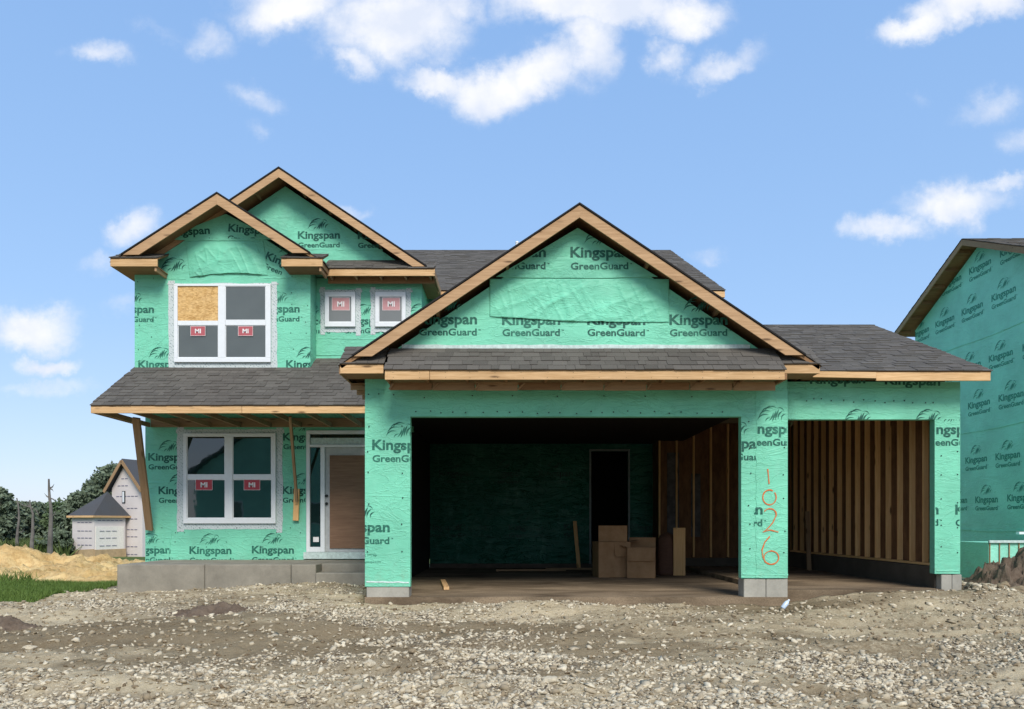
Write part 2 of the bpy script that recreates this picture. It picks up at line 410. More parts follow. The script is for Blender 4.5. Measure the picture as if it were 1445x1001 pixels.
def np_mesh(name, V, Fc, m, parent=None, kind=None, nper=3, smooth=False, attr=None):
    me = bpy.data.meshes.new(name); V = np.asarray(V, dtype=np.float32); Fc = np.asarray(Fc, dtype=np.int32)
    me.vertices.add(len(V)); me.vertices.foreach_set('co', V.ravel())
    me.loops.add(Fc.size); me.loops.foreach_set('vertex_index', Fc.ravel())
    me.polygons.add(len(Fc)); me.polygons.foreach_set('loop_start', np.arange(0, Fc.size, nper, dtype=np.int32))
    me.polygons.foreach_set('loop_total', np.full(len(Fc), nper, dtype=np.int32))
    if smooth: me.polygons.foreach_set('use_smooth', np.ones(len(Fc), dtype=bool))
    me.update(calc_edges=True); me.validate()
    if attr is not None:
        for nm, arr in attr.items():
            a = me.attributes.new(nm, 'FLOAT', 'POINT'); a.data.foreach_set('value', np.asarray(arr, dtype=np.float32))
    me.materials.append(M[m]); o = bpy.data.objects.new(name, me); link(o, parent)
    if kind: o['kind'] = kind
    return o

# ---- lettering
def text_tpl(body, offset=0.0):
    cu = bpy.data.curves.new('t', 'FONT'); cu.body = body; cu.size = 1; cu.resolution_u = 3; cu.offset = offset
    o = bpy.data.objects.new('t', cu); COL.objects.link(o)
    dg = bpy.context.evaluated_depsgraph_get(); dg.update()
    me = bpy.data.meshes.new_from_object(o.evaluated_get(dg))
    v_ = np.array([q.co[:2] for q in me.vertices]); f_ = [tuple(p.vertices) for p in me.polygons]
    bpy.data.objects.remove(o); bpy.data.curves.remove(cu); bpy.data.meshes.remove(me)
    return v_, f_
def fit(tpl, width, cap_h, ref_cap=.70):
    v_, f_ = tpl; v_ = v_.copy(); v_[:,0] -= v_[:,0].min(); v_[:,0] *= width/v_[:,0].max(); v_[:,1] *= cap_h/ref_cap
    return v_, f_
T_K = fit(text_tpl('Kingspan', .029), .85, .148)
T_G = fit(text_tpl('GreenGuard', .027), .84, .098)
T_TM = fit(text_tpl('TM', .01), .035, .02)
T_B = fit(text_tpl('Building Wrap', .004), .36, .036)
T_B2 = fit(text_tpl('www.kingspan.com   www.greenguard.com', .002), .62, .026)
T_MI = fit(text_tpl('MI', .03), .12, .085)
def crescent(p0, p1, bow, wid, n=9):
    """one leaf stroke: a curved sliver from p0 to p1"""
    p0 = np.array(p0); p1 = np.array(p1); d = p1-p0; nn = np.array((-d[1], d[0]))
    a = [p0 + d*t + nn*bow*4*t*(1-t) for t in np.linspace(0, 1, n)]
    b = [p0 + d*t + nn*(bow*4*t*(1-t) + wid*math.sin(math.pi*t)) for t in np.linspace(0, 1, n)]
    vv = a + b[1:-1]; m_ = len(a); fs = []
    for i in range(n-1):
        lo0, lo1 = i, i+1
        up0 = 0 if i == 0 else m_+i-1; up1 = n-1 if i+1 == n-1 else m_+i
        q = [lo0, lo1, up1, up0]; fs.append(tuple(dict.fromkeys(q)))
    return vv, fs
LV, LF = [], []
for args in [((.0,.02),(.17,.10),.16,.10),((.02,.055),(.2,.155),.2,.10),((.05,.1),(.24,.19),.24,.08),((.10,.15),(.29,.205),.2,.10),
             ((.17,.01),(.24,.14),-.18,.14),((.22,.0),(.28,.17),-.10,.16),((.27,.02),(.325,.19),-.02,.16),((.31,.03),(.385,.165),.10,.16),
             ((.36,.02),(.43,.12),.16,.16),((.12,.0),(.20,.06),.12,.16),((.29,.2),(.40,.14),.22,.10)]:
    vv, ff = crescent(*args); n0 = len(LV); LV += [tuple(q) for q in vv]; LF += [tuple(i+n0 for i in f) for f in ff]
T_L = (np.array(LV), LF)

def put2d(mb, tpl, ox, oy, clip, tf, rot=0., org=(0,0), sc=1.):
    """clip: list of convex (u,v) polygons; tf(u,v) -> 3D"""
    v_, f_ = tpl; c, s = math.cos(rot), math.sin(rot)
    q = np.stack([v_[:,0]*sc+ox, v_[:,1]*sc+oy], 1)
    q = np.stack([org[0]+q[:,0]*c-q[:,1]*s, org[1]+q[:,0]*s+q[:,1]*c], 1)
    for poly in clip:
        pv = np.array(poly)
        if q[:,0].max() < pv[:,0].min() or q[:,0].min() > pv[:,0].max() or q[:,1].max() < pv[:,1].min() or q[:,1].min() > pv[:,1].max(): continue
        cx, cy = pv.mean(0); pl = []
        need = False
        for i in range(len(pv)):
            a = pv[i]; b = pv[(i+1) % len(pv)]; n = np.array((b[1]-a[1], -(b[0]-a[0]))); n = n/np.linalg.norm(n)
            if np.dot(n, (cx-a[0], cy-a[1])) > 0: n = -n
            pl.append((a, n)); need = need or ((q-a) @ n).max() > 0
        if not need: mb.add([tf(*p) for p in q], f_); continue
        bm = bmesh.new(); vs_ = [bm.verts.new((p[0], p[1], 0)) for p in q]
        for f in f_:
            try: bm.faces.new([vs_[i] for i in f])
            except ValueError: pass
        for a, n in pl:
            bmesh.ops.bisect_plane(bm, geom=bm.verts[:]+bm.edges[:]+bm.faces[:], plane_co=(a[0], a[1], 0), plane_no=(n[0], n[1], 0), clear_outer=True)
        bm.verts.index_update()
        if len(bm.faces): mb.add([tf(p.co.x, p.co.y) for p in bm.verts], [tuple(p.index for p in f.verts) for f in bm.faces])
        bm.free()
class Prints(MB):
    def __init__(s): super().__init__(); s.items = []
    def build(s, name, m, parent=None, **k):
        for it in s.items + [s]:
            if it.v: MB.build(it, 'printed_logo', m, parent)
def logo(pm_, u_, v_, clip, tf, rot=0., extra=False, gap=.178, sc=1.):
    mb = MB(); pm_.items.append(mb); rot += random.uniform(-.008, .008); u_ += random.uniform(-.012, .012); v_ += random.uniform(-.008, .008)
    """u_,v_: left end of the Kingspan baseline, in wall metres"""
    for tpl, ox, oy in ((T_K, 0, 0), (T_G, 0.005, -gap), (T_L, .20, .175), (T_TM, .865, -gap+.07)):
        put2d(mb, tpl, ox*sc, oy*sc, clip, tf, rot, (u_, v_), sc)
    if extra:
        put2d(mb, T_B, .30, -.36, clip, tf, rot, (u_, v_)); put2d(mb, T_B2, .1, -.46, clip, tf, rot, (u_, v_))
def caps(mb, pts, y, r=.011):
    for (x, z) in pts:
        n = 6; b = len(mb.v)
        mb.v += [(x+r*math.cos(2*math.pi*k/n), y, z+r*math.sin(2*math.pi*k/n)) for k in range(n)]
        mb.v += [(x+r*.7*math.cos(2*math.pi*k/n), y-.006, z+r*.7*math.sin(2*math.pi*k/n)) for k in range(n)]
        mb.f += [(b+k, b+(k+1) % n, b+n+(k+1) % n, b+n+k) for k in range(n)] + [tuple(b+n+k for k in range(n))]

# ---- shingled roofs
SH_MESH = []
for i in range(8):
    wd = .11+.02*i
    me = bpy.data.meshes.new('shingle'); t_ = .012 if i % 2 else .019
    # local: x along the eave, y up the slope, z out of the roof; the butt edge is thick and lifted
    me.from_pydata([(0,0,.001),(wd,0,.001),(wd,.23,.0),(0,.23,.0),(0,0,t_),(wd,0,t_),(wd,.23,.004),(0,.23,.004)], [],
                   [(4,5,6,7),(0,1,5,4),(1,2,6,5),(3,0,4,7)])
    me.materials.append(M['shingle_i']); SH_MESH.append((wd, me))
def roof_plane(house, name, o, e, s, Ls, ext, thick=.05, indiv=0, exposure=.142, wmul=1., smat='shingle_s', skip=None, deck_poly=None, label=None):
    """o: eave origin; e: unit eave direction; s: unit up-slope; Ls: slope length; ext(v)->(u0,u1)"""
    o = Vector(o); e = Vector(e); s = Vector(s); n = e.cross(s).normalized()
    if n.z < 0: n = -n
    mb = MB()
    if deck_poly is None:
        a0, a1 = ext(0); b0, b1 = ext(Ls); deck_poly = [(a0,0),(a1,0),(b1,Ls),(b0,Ls)]
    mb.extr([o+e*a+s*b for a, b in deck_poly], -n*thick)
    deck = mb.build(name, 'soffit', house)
    if label: deck['label'] = label
    fl = MB(); fl.extr([o+e*a+s*b+n*.001 for a, b in deck_poly], n*.006); fl.build('underlay', 'felt', deck)
    st = MB(); k = 0; v_ = -.02; used = 0
    while v_ < Ls-.04:
        u0, u1 = ext(min(max(v_+.06, 0), Ls)); u_ = u0-.02-random.random()*.2
        while u_ < u1:
            wd, me = random.choice(SH_MESH); wd2 = wd*wmul
            a = max(u_, u0-.015); b = min(u_+wd2-.004, u1+.015)
            if b-a > .03:
                tt = random.choice((.009, .013, .019)); jit = random.uniform(-.004, .004)
                ln = min(.23, Ls-v_)
                if used < indiv:
                    base = o+e*a+s*(v_+jit)+n*.008; sx = (b-a)/wd
                    mw = Matrix(((e.x*sx, s.x*ln/.23, n.x, base.x), (e.y*sx, s.y*ln/.23, n.y, base.y), (e.z*sx, s.z*ln/.23, n.z, base.z), (0,0,0,1)))
                    ob = bpy.data.objects.new('shingle', me); link(ob, deck, mw); used += 1
                else:
                    q = [(a,0,.001),(b,0,.001),(b,ln,0),(a,ln,0),(a,0,tt),(b,0,tt),(b,ln,.004),(a,ln,.004)]
                    st.add([o+e*x+s*(v_+jit+y)+n*(.008+z) for x, y, z in q], [(4,5,6,7),(0,1,5,4),(1,2,6,5),(3,0,4,7)])
            u_ += wd2
        v_ += exposure; k += 1
    if st.v: st.build('shingles', smat, deck, kind='stuff')
    return deck
def lin(a0, a1, b0, b1, L):
    return lambda v_: (a0+(b0-a0)*v_/L, a1+(b1-a1)*v_/L)

# ---- windows
def window(house, name, D, fr, cols, rows, tape_px, panes, stickers, osb_pane=None, label=None, kind_glass='glass', smat='sticker', ragged=.03):
    """fr: px rectangle of the frame; cols/rows: px intervals of the panes; all at depth D (wall face)"""
    x0, x1, z1, z0 = X(fr[0], D), X(fr[2], D), Z(fr[1], D), Z(fr[3], D)
    w_ = MB(); c = [(X(a, D), X(b, D)) for a, b in cols]; r_ = [(Z(b, D), Z(a, D)) for a, b in rows]   # z low, z high
    yb, yf = D-.002, D-.055
    # frame members, butt jointed
    xs = [x0] + [q for a in c for q in a] + [x1]
    w_.box(x0, x1, yf, yb, z0, r_[-1][0]); w_.box(x0, x1, yf, yb, r_[0][1], z1)
    for i in range(0, len(xs), 2): w_.box(xs[i], xs[i+1], yf, yb, r_[-1][0], r_[0][1])
    root = w_.build(name, 'vinyl', house, bevel=.004)
    if label: root['label'] = label
    if len(r_) == 2:
        for a, b in c:
            m_ = MB(); m_.box(a+.001, b-.001, yf+.012, yb, r_[1][1], r_[0][0]); m_.build('meeting_rail', 'vinyl', root, bevel=.003)
    # flashing tape strips, lapped and ragged
    t0, t1, s1, s0 = X(tape_px[0], D), X(tape_px[2], D), Z(tape_px[1], D), Z(tape_px[3], D)
    for (a, b, p, q, dy) in ((t0, x0-.003, s0-.05, s1+.05, .006), (x1+.003, t1, s0-.07, s1+.03, .006), (t0-.02, t1+.03, z1+.003, s1, .010), (t0+.02, t1-.02, s0, z0-.003, .004)):
        n = 14; tb = MB(); hor = (b-a) > (q-p); pts = []
        jj = lambda: random.uniform(-ragged, ragged)*.35
        if hor:
            lo = [(a+(b-a)*i/n, p+(jj() if abs(p-s0) < .001 else 0)) for i in range(n+1)]; hi = [(a+(b-a)*i/n, q+(jj() if abs(q-s1) < .001 else 0)) for i in range(n+1)]
        else:
            lo = [(a+(jj() if a == t0 else 0), p+(q-p)*i/n) for i in range(n+1)]; hi = [(b+(jj() if b == t1 else 0), p+(q-p)*i/n) for i in range(n+1)]
        vs_ = [(x, D-dy, z) for x, z in lo]+[(x, D-dy, z) for x, z in hi]
        vs_ += [(x, D-.001, z) for x, z in lo]+[(x, D-.001, z) for x, z in hi]; m_ = n+1
        fs = [(i, i+1, m_+i+1, m_+i) for i in range(n)] + [(i, 2*m_+i, 2*m_+i+1, i+1) for i in range(n)] + [(m_+i, m_+i+1, 3*m_+i+1, 3*m_+i) for i in range(n)]
        fs += [(0, m_, 3*m_, 2*m_), (n, 2*m_+n, 3*m_+n, m_+n)]
        tb.add(vs_, fs).build('flashing_tape', 'tape', root)
    for i, (a, b) in enumerate(c):
        for j, (p, q) in enumerate(r_):
            g = MB(); yy = D-.022-(.012 if j == 0 else 0)
            if osb_pane == (i, j):
                g.box(a, b, D-.030, yb, p, q); g.build('board_panel', 'osb', root)
            else:
                s_ = .012
                fr_ = MB(); fr_.box(a, b, yy-.008, yb, p, p+s_*1.6); fr_.box(a, b, yy-.008, yb, q-s_, q); fr_.box(a, a+s_, yy-.008, yb, p+s_*1.6, q-s_); fr_.box(b-s_, b, yy-.008, yb, p+s_*1.6, q-s_)
                fr_.build('sash', 'vinyl', root)
                g.box(a+s_, b-s_, yy, yb, p+s_*1.6, q-s_); g.build('pane', kind_glass, root)
    for k, (a, b, p, q) in enumerate(stickers):
        a, b, zl, zh = X(a, D), X(b, D), Z(q, D), Z(p, D); ys = D-.040
        m_ = MB(); m_.box(a, b, ys, ys+.002, zl, zh); stk = m_.build('sticker', smat, root)
        bd = MB(); t_ = .006
        for rr in ((a, b, zl, zl+t_), (a, b, zh-t_, zh), (a, a+t_, zl+t_, zh-t_), (b-t_, b, zl+t_, zh-t_)): bd.box(rr[0], rr[1], ys-.002, ys-.0005, rr[2], rr[3])
        W_ = b-a; put2d(bd, T_MI, 0, 0, [[(a,zl),(b,zl),(b,zh),(a,zh)]], lambda x, z: (x, ys-.002, z), org=((a+b)/2-W_*.2, (zl+zh)/2-W_*.14), sc=W_*.4/.12)
        bd.build('sticker_print', 'white', root)
    return root

# ------------------------------------------------------------------ GROUND
FLOOR = CZ-1.08
def sstep(a, b, x):
    t = np.clip((x-a)/(b-a), 0, 1); return t*t*(3-2*t)
def vnoise(x, y, seed, sc):
    r_ = np.random.default_rng(seed); G = r_.random((257, 257)); x = (x*sc) % 256; y = (y*sc) % 256
    xi = np.floor(x).astype(int); yi = np.floor(y).astype(int); fx = x-xi; fy = y-yi; fx = fx*fx*(3-2*fx); fy = fy*fy*(3-2*fy)
    return (G[yi, xi]*(1-fx)+G[yi, xi+1]*fx)*(1-fy)+(G[yi+1, xi]*(1-fx)+G[yi+1, xi+1]*fx)*fy
def fbm(x, y, seed, sc, o=4, g=.5):
    a = 1; t = 0; s = 0
    for i in range(o):
        an = .7+1.3*i+seed; c_, s_ = math.cos(an), math.sin(an)
        t = t+a*vnoise(x*c_-y*s_+300.7+3.7*i, x*s_+y*c_+400.3+9.1*i, seed+i, sc*2.03**i); s += a; a *= g
    return t/s
def gheight(x, y, detail=True):
    z = np.interp(y, [-40, 0, 6, 9, 11.2, 13.6, 16, 22, 30, 45, 60, 100, 400], [-1.75, -1.62, -1.50, -1.30, -1.15, -1.14, -1.2, -1.4, -1.6, -2.2, -2.5, -2.6, -2.8])
    z = z - .12*sstep(-5, -9, x)*sstep(8, 13, y)*(1-sstep(20, 30, y))
    z = z + .14*sstep(2.0, 0, np.abs(y-11.9))*sstep(5.0, 8.0, x)
    z = z + .16*np.exp(-((x+3.6)/1.3)**2-((y-13.0)/.7)**2)          # bank by the porch steps
    z = z + .10*sstep(3.9, 4.5, x)*sstep(7.6, 7.0, x)*sstep(10.4, 11.3, y)*sstep(13, 12, y)
    inside = (x > -2.25) & (x < 6.95) & (y > 11.35) & (y < 30) | (x > -7.3) & (x <= -2.25) & (y > 13.9) & (y < 30)
    z = np.where(inside, np.minimum(z, -1.3), z)
    z = z + .05*(fbm(x, y, 5, .5, 3)-.5)*2*(~inside)
    if detail:
        near = sstep(26, 16, y)*(~inside)
        ruts = fbm(x*.35, y, 21, 1.6, 4)-.5
        z = z - near*.055*rutmask(x, y) + near*(.24*ruts + .055*(fbm(x, y, 31, 2.6, 4, .6)-.5) + .035*(fbm(x, y, 41, 9, 3, .6)-.5))
    return CZ+z
def rutline(x, k):
    return (8.55, 9.35, 7.1)[k]+(.10, .09, -.12)[k]*x+.25*np.sin(x*.45+k)
def rutmask(x, y):
    m = 0
    for k in range(3): m = np.maximum(m, np.exp(-((y-rutline(x, k))/.20)**2)*sstep(.3, .5, fbm(x, y*.5, 88+k, .5, 3)))
    return m
def mud_mask(x, y):
    m = fbm(x*.5, y, 101, .8, 5, .6)+.22*np.exp(-((x+3.6)/1.8)**2-((y-8.9)/.7)**2)+.18*np.exp(-((x+6.2)/1.5)**2-((y-9.3)/1)**2)+.12*np.exp(-((x-1)/3)**2-((y-9.1)/.4)**2)+.14*np.exp(-((x-4.2)/2)**2-((y-10.9)/.35)**2)
    return np.clip(sstep(.52, .66, m)+.5*rutmask(x, y), 0, 1)
def gravel_mask(x, y):
    xw = x+.9*(fbm(x, y, 63, .9, 3)-.5)*2; yw = y+.5*(fbm(x, y, 64, 1.1, 3)-.5)*2
    m = fbm(xw*.55, yw, 61, .75, 5, .62)
    b = m*1.0 + .20*np.exp(-((x-.2)/3.6)**2-((y-7.6)/.8)**2) + .12*sstep(4.5, 8, x)*sstep(1.4, .3, np.abs(y-11.3)) + .06*np.exp(-((x-1.5)/2.5)**2-((y-10.2)/.8)**2)
    b = b - .13*np.exp(-((x+4)/2.2)**2-((y-9.0)/.9)**2) - .10*np.exp(-((x+5.5)/1.6)**2-((y-7.2)/.7)**2)-.06*sstep(3.4, 6, x)*sstep(8.6, 7.4, y)
    return sstep(.49, .65, b)*(.25+.75*sstep(.35, .6, fbm(x, y, 66, 3.0, 3)))*(1-.85*rutmask(x, y))
def grass_mask(x, y):
    e = -7.75-.35*(y-11.6)*.30+.5*(fbm(x, y, 71, 1.2, 3)-.5)
    near = (x < e) & (y > 11.7+.5*fbm(x, y, 77, .8, 2)+(x+11)*.12) & (y < 17.2)
    return near.astype(float)
def axis(a, b, step, far_a, far_b, g=1.13):
    mid = list(np.arange(a, b, step)); lo = []; s = step; q = a
    while q > far_a: s *= g; q -= s; lo.append(q)
    hi = []; s = step; q = mid[-1]
    while q < far_b: s *= g; q += s; hi.append(q)
    return np.array(lo[::-1]+mid+hi)
gx = axis(-9, 10, .05, -900, 900); gy = axis(5.6, 13.8, .045, -300, 1500)
GX, GY = np.meshgrid(gx, gy); GZ = gheight(GX, GY); GZ = np.where(GY > 100, GZ, GZ)
V = np.stack([GX.ravel(), GY.ravel(), GZ.ravel()], 1); nx, ny = len(gx), len(gy)
I = np.arange(nx*ny).reshape(ny, nx)
Fq = np.stack([I[:-1,:-1].ravel(), I[:-1,1:].ravel(), I[1:,1:].ravel(), I[1:,:-1].ravel()], 1)
def groundf(t, b):
    at = t.add('ShaderNodeAttribute', attribute_name='gravel').outputs['Fac']; gr = t.add('ShaderNodeAttribute', attribute_name='grass').outputs['Fac']
    p = wpos(t); n, _ = t.noise(t.mapping(p, sc=(.45, 1, 1)), .95, 8, .68); m, _ = t.noise(p, 14, 6, .72); f, _ = t.noise(p, 90, 4, .75)
    dirt = t.mix(t.rng(n, .38, .60), (.25, .19, .112), (.57, .47, .30)); dirt = t.mix(t.rng(m, .42, .68, 0, .6), dirt, (.66, .56, .38))
    dirt = t.mix(t.rng(f, .5, .72, 0, .5), dirt, (.12, .095, .07))
    vo = t.add('ShaderNodeTexVoronoi'); t.link(p, vo.inputs[0]); vo.inputs['Scale'].default_value = 32
    sp = t.add('ShaderNodeSeparateColor'); t.link(vo.outputs['Color'], sp.inputs[0])
    dirt = t.mix(t.math('MULTIPLY', t.add('ShaderNodeAttribute', attribute_name='mud').outputs['Fac'], .72), dirt, (.16, .118, .068))
    st = t.mix(sp.outputs[0], (.27, .225, .15), (.64, .57, .43)); st = t.mix(t.rng(vo.outputs[0], .3, .6), st, (.15, .12, .09))
    c = t.mix(at, dirt, st)
    g, _ = t.noise(p, .35, 5, .6); gc = t.mix(t.rng(g, .35, .65), (.055, .10, .022), (.15, .17, .06))
    c = t.mix(gr, c, gc)
    t.link(c, b.inputs['Base Color'])
    h = t.math('ADD', t.math('MULTIPLY', m, 1.2), t.math('ADD', t.math('MULTIPLY', f, .35), t.math('MULTIPLY', t.math('MULTIPLY', vo.outputs[0], at), -.9)))
    t.link(t.bump(h, .9, .035), b.inputs['Normal'])
M['ground'] = mat('dirt_and_gravel', groundf, rough=1, spec=.08)
gm = gravel_mask(GX, GY); mud = mud_mask(GX, GY); far = np.maximum(grass_mask(GX, GY), sstep(27, 33, GY)); far = np.maximum(far, sstep(-14, -17, GX)*sstep(16, 18, GY)); far = np.maximum(far, sstep(-30, -45, GX)+sstep(14, 20, GX))
tag(np_mesh('ground', V, Fq, 'ground', nper=4, smooth=True, attr={'gravel': gm.ravel(), 'mud': mud.ravel(), 'grass': np.clip(far, 0, 1).ravel()}), kind='structure')

# stones and clods: real little rocks, one object of each kind of stuff
phi = (1+5**.5)/2
ICO = np.array([(-1,phi,0),(1,phi,0),(-1,-phi,0),(1,-phi,0),(0,-1,phi),(0,1,phi),(0,-1,-phi),(0,1,-phi),(phi,0,-1),(phi,0,1),(-phi,0,-1),(-phi,0,1)])/1.9
IF = np.array([(0,11,5),(0,5,1),(0,1,7),(0,7,10),(0,10,11),(1,5,9),(5,11,4),(11,10,2),(10,7,6),(7,1,8),(3,9,4),(3,4,2),(3,2,6),(3,6,8),(3,8,9),(4,9,5),(2,4,11),(6,2,10),(8,6,7),(9,8,1)])
def rocks(name, xs, ys, size, m, label_kind='stuff', sink=.25, zf=None):
    n = len(xs); jit = ICO[None]*(1+rng.uniform(-.5, .5, (n, 12, 1)))+rng.uniform(-.22, .22, (n, 12, 3))
    sc = np.stack([rng.uniform(.75, 1.35, n), rng.uniform(.5, 1.05, n), rng.uniform(.28, .7, n)], 1)[:, None]
    v_ = jit*sc*size[:, None, None]
    a = rng.uniform(0, 2*np.pi, n); tl = rng.normal(0, .4, n)
    c, s = np.cos(tl)[:, None], np.sin(tl)[:, None]
    v_ = np.stack([v_[..., 0]*c-v_[..., 2]*s, v_[..., 1], v_[..., 0]*s+v_[..., 2]*c], -1)
    c, s = np.cos(a)[:, None], np.sin(a)[:, None]
    v_ = np.stack([v_[..., 0]*c-v_[..., 1]*s, v_[..., 0]*s+v_[..., 1]*c, v_[..., 2]], -1)
    z = (gheight(xs, ys) if zf is None else zf)+size*(.5-sink)*.5
    v_ = v_+np.stack([xs, ys, z], 1)[:, None]
    f_ = IF[None]+(np.arange(n)*12)[:, None, None]
    return np_mesh(name, v_.reshape(-1, 3), f_.reshape(-1, 3), m, kind=label_kind)
def scatter(n, fn, y0=5.7, y1=15.5):
    X_, Y_ = [], []; tot = 0
    while tot < n:
        y = y0+(y1-y0)*rng.random(60000)**1.15; x = rng.uniform(-1, 1, 60000)*(y*.72+.3)
        keep = rng.random(60000) < fn(x, y)
        ok = ~(((x > -2.2) & (x < 6.9) & (y > 11.3)) | ((x > -7.1) & (x < -2.1) & (y > 13.55)) | (grass_mask(x, y) > .5))
        keep &= ok; X_.append(x[keep]); Y_.append(y[keep]); tot += keep.sum()
    return np.concatenate(X_)[:n], np.concatenate(Y_)[:n]
x, y = scatter(26000, lambda x, y: .03+.97*gravel_mask(x, y)); sz = .008+.020*rng.random(len(x))**2.0+.012*(rng.random(len(x)) < .10)
tag(rocks('gravel', x, y, sz, 'stone'), 'pale crushed limestone gravel strewn over the dirt', 'gravel')
x, y = scatter(7000, lambda x, y: .15+.7*gravel_mask(x, y)); sz = .022+.026*rng.random(len(x))**2.2
tag(rocks('loose_stones', x, y, sz, 'stone'), 'larger pale stones lying on the gravel and dirt', 'stones')
x, y = scatter(6500, lambda x, y: .8-.7*gravel_mask(x, y)); sz = .009+.026*rng.random(len(x))**2.6
tag(rocks('dirt_crumbs', x, y, sz, 'clod'), 'brown crumbs of dried dirt between the gravel', 'dirt')

# ------------------------------------------------------------------ MAIN HOUSE
H = empty('house', (0, 13.5, FLOOR), 'two-storey house being built, wrapped in green sheeting, with a wide double garage opening', 'house')
DG, DT, DB, DL, DM = 11.4, 11.8, 15.1, 15.55, 16.9     # depths: garage front, third bay, upper bay, lower wall, main wall
flatwall = lambda D: (lambda x, z: (x, D, z))
def rect(px0, py0, px1, py1, D): return [(X(px0, D), Z(py1, D)), (X(px1, D), Z(py1, D)), (X(px1, D), Z(py0, D)), (X(px0, D), Z(py0, D))]

# garage roof numbers
gA, gZ, gS = .96, CZ+4.54, .669
groof = lambda x: gZ-gS*abs(x-gA)
gxl, gxr = X(515, DG), X(1111, DG)
hz = Z(588, DG); zb_l = Z(828, DG); zb_r = Z(816, DG); zt = Z(492, DG)-.02
ol, orr = X(579, DG), X(1046, DG)
wb = MB()
wb.box(gxl, ol, DG, DG+.14, zb_l, hz); wb.box(orr, gxr, DG, DG+.14, zb_r, hz); wb.box(gxl, gxr, DG, DG+.14, hz, CZ+2.25)
gw = wb.build('garage_wall', 'wrap', H)
pm = Prints(); tf = flatwall(DG-.003); clipL = [rect(515, 520, 579, 828, DG)]; clipR = [rect(1068, 520, 1110, 816, DG)]; clipR2 = [rect(1046, 560, 1067, 816, DG)]
LG = lambda px, py, clip, tf=tf, D=DG, **k: logo(pm, X(px, D), Z(py, D), clip, tf, **k)
LG(526, 635, clipL); LG(469, 750, clipL, extra=True)
LG(1049, 611, clipR, tf=flatwall(DG-.010)); LG(996, 725, [rect(1064, 650, 1110, 816, DG)], tf=flatwall(DG-.010)); LG(996, 632, clipR2, tf=tf)
pm.build('printed_lettering', 'print', gw)
ov = MB(); n = 26
lp = [(X(1067, DG)+.008*math.sin(i*1.9)+.006*random.uniform(-1, 1), hz-.03+(zb_r+.03-hz)*i/n) for i in range(n+1)]
ov.prism([(gxr+.004, lp[-1][1]), (gxr+.004, CZ+2.0), (lp[0][0], CZ+2.0)] + lp, DG-.006, DG-.001)
ov.build('overlapping_sheet', 'wrap', gw)
# sprayed house number
sp_ = None; ys = DG-.014
def stroke(pts, r=.010):
    pts = [P(a, b, DG) for a, b in pts]; 
    n = len(pts); L_ = []
    for k in range(n):
        d = (pts[min(n-1, k+1)]-pts[max(0, k-1)]).normalized(); w_ = r*(.75+.45*noise.noise(Vector((pts[k].x*31, pts[k].z*29, 0)))+.15)
        L_.append((pts[k]-Vector((-d.z, 0, d.x))*w_, pts[k]+Vector((-d.z, 0, d.x))*w_))
    vv = [(q.x, ys-.00004*k, q.z) for k, ab in enumerate(L_) for q in ab]
    sp_.add(vv, [(2*k, 2*k+2, 2*k+3, 2*k+1) for k in range(n-1)])
def arc(cx, cy, rx, ry, a0, a1, n=16): return [(cx+rx*math.cos(R(a0+(a1-a0)*i/n)), cy-ry*math.sin(R(a0+(a1-a0)*i/n))) for i in range(n+1)]
sp_ = MB(); stroke([(1083, 662), (1084, 672), (1085, 683)]); sp_.build('sprayed_digit', 'spray', gw)
sp_ = MB(); stroke(arc(1085.5, 702, 9.5, 10.5, 60, 400)); sp_.build('sprayed_digit', 'spray', gw)
sp_ = MB(); stroke(arc(1086, 726, 9, 8, 150, -30, 10)+[(1090, 738), (1083, 746), (1076, 751), (1086, 748), (1098, 751)]); sp_.build('sprayed_digit', 'spray', gw)
sp_ = MB(); stroke([(1086, 757), (1079, 765), (1075, 776), (1076, 786), (1080, 794)]); stroke(arc(1088, 787, 10.5, 9.5, 180, 540)); sp_.build('sprayed_digit', 'spray', gw)

cp = MB(); pts = []
for (a, b, c_, d, n_) in ((518, 556, 574, 556, 3), (585, 582, 1040, 583, 24), (600, 560, 1040, 560, 7)):
    pts += [(X(a+(c_-a)*i/n_+random.uniform(-4, 4), DG), Z(b+random.uniform(-2, 2), DG)) for i in range(n_)]
for px in (519, 569, 1106, 1058): pts += [(X(px+random.uniform(-2, 2), DG), Z(q+random.uniform(-6, 6), DG)) for q in range(600, 812, 36)]
caps(cp, pts, DG-.011); cp.build('fastener_caps', 'black', gw, kind='stuff')
DGg = 11.24
# gable wall over the pent roof
ga = MB(); g0, g1 = X(560, DGg), X(1068, DGg); zlow = CZ+2.45
und = .21
gpoly = [(-2.1, zlow), (4.02, zlow), (4.02, groof(4.02)-und), (gA, gZ-und), (-2.1, groof(-2.1)-und)]
ga.prism(gpoly, DGg+.002, DGg+.14); gg = ga.build('gable_wall', 'wrap', H)
pm = Prints(); tf = flatwall(DGg-.001); ins = [(-1.62, CZ+2.6), (3.5, CZ+2.6), (gA, gZ-und-.02)]
low_c = [[(-1.75, CZ+2.66), (3.72, CZ+2.66), (gA, gZ-und)]]
def hclip(poly, z0, z1, c=gA): return poly
for px in (590, 709, 828, 945): LG(px, 458, [[(X(570, DGg), CZ+2.66), (X(1056, DGg), CZ+2.66), (gA+1.95, Z(392, DGg)), (gA-1.95, Z(392, DGg))]], tf=tf, gap=.165, D=DGg)
for px in (687, 804): LG(px, 364, [[(X(706, DGg), Z(391, DGg)), (X(924, DGg), Z(391, DGg)), (gA, gZ-und)]], tf=flatwall(DGg-.016), D=DGg)
pm.build('printed_lettering', 'print', gg)
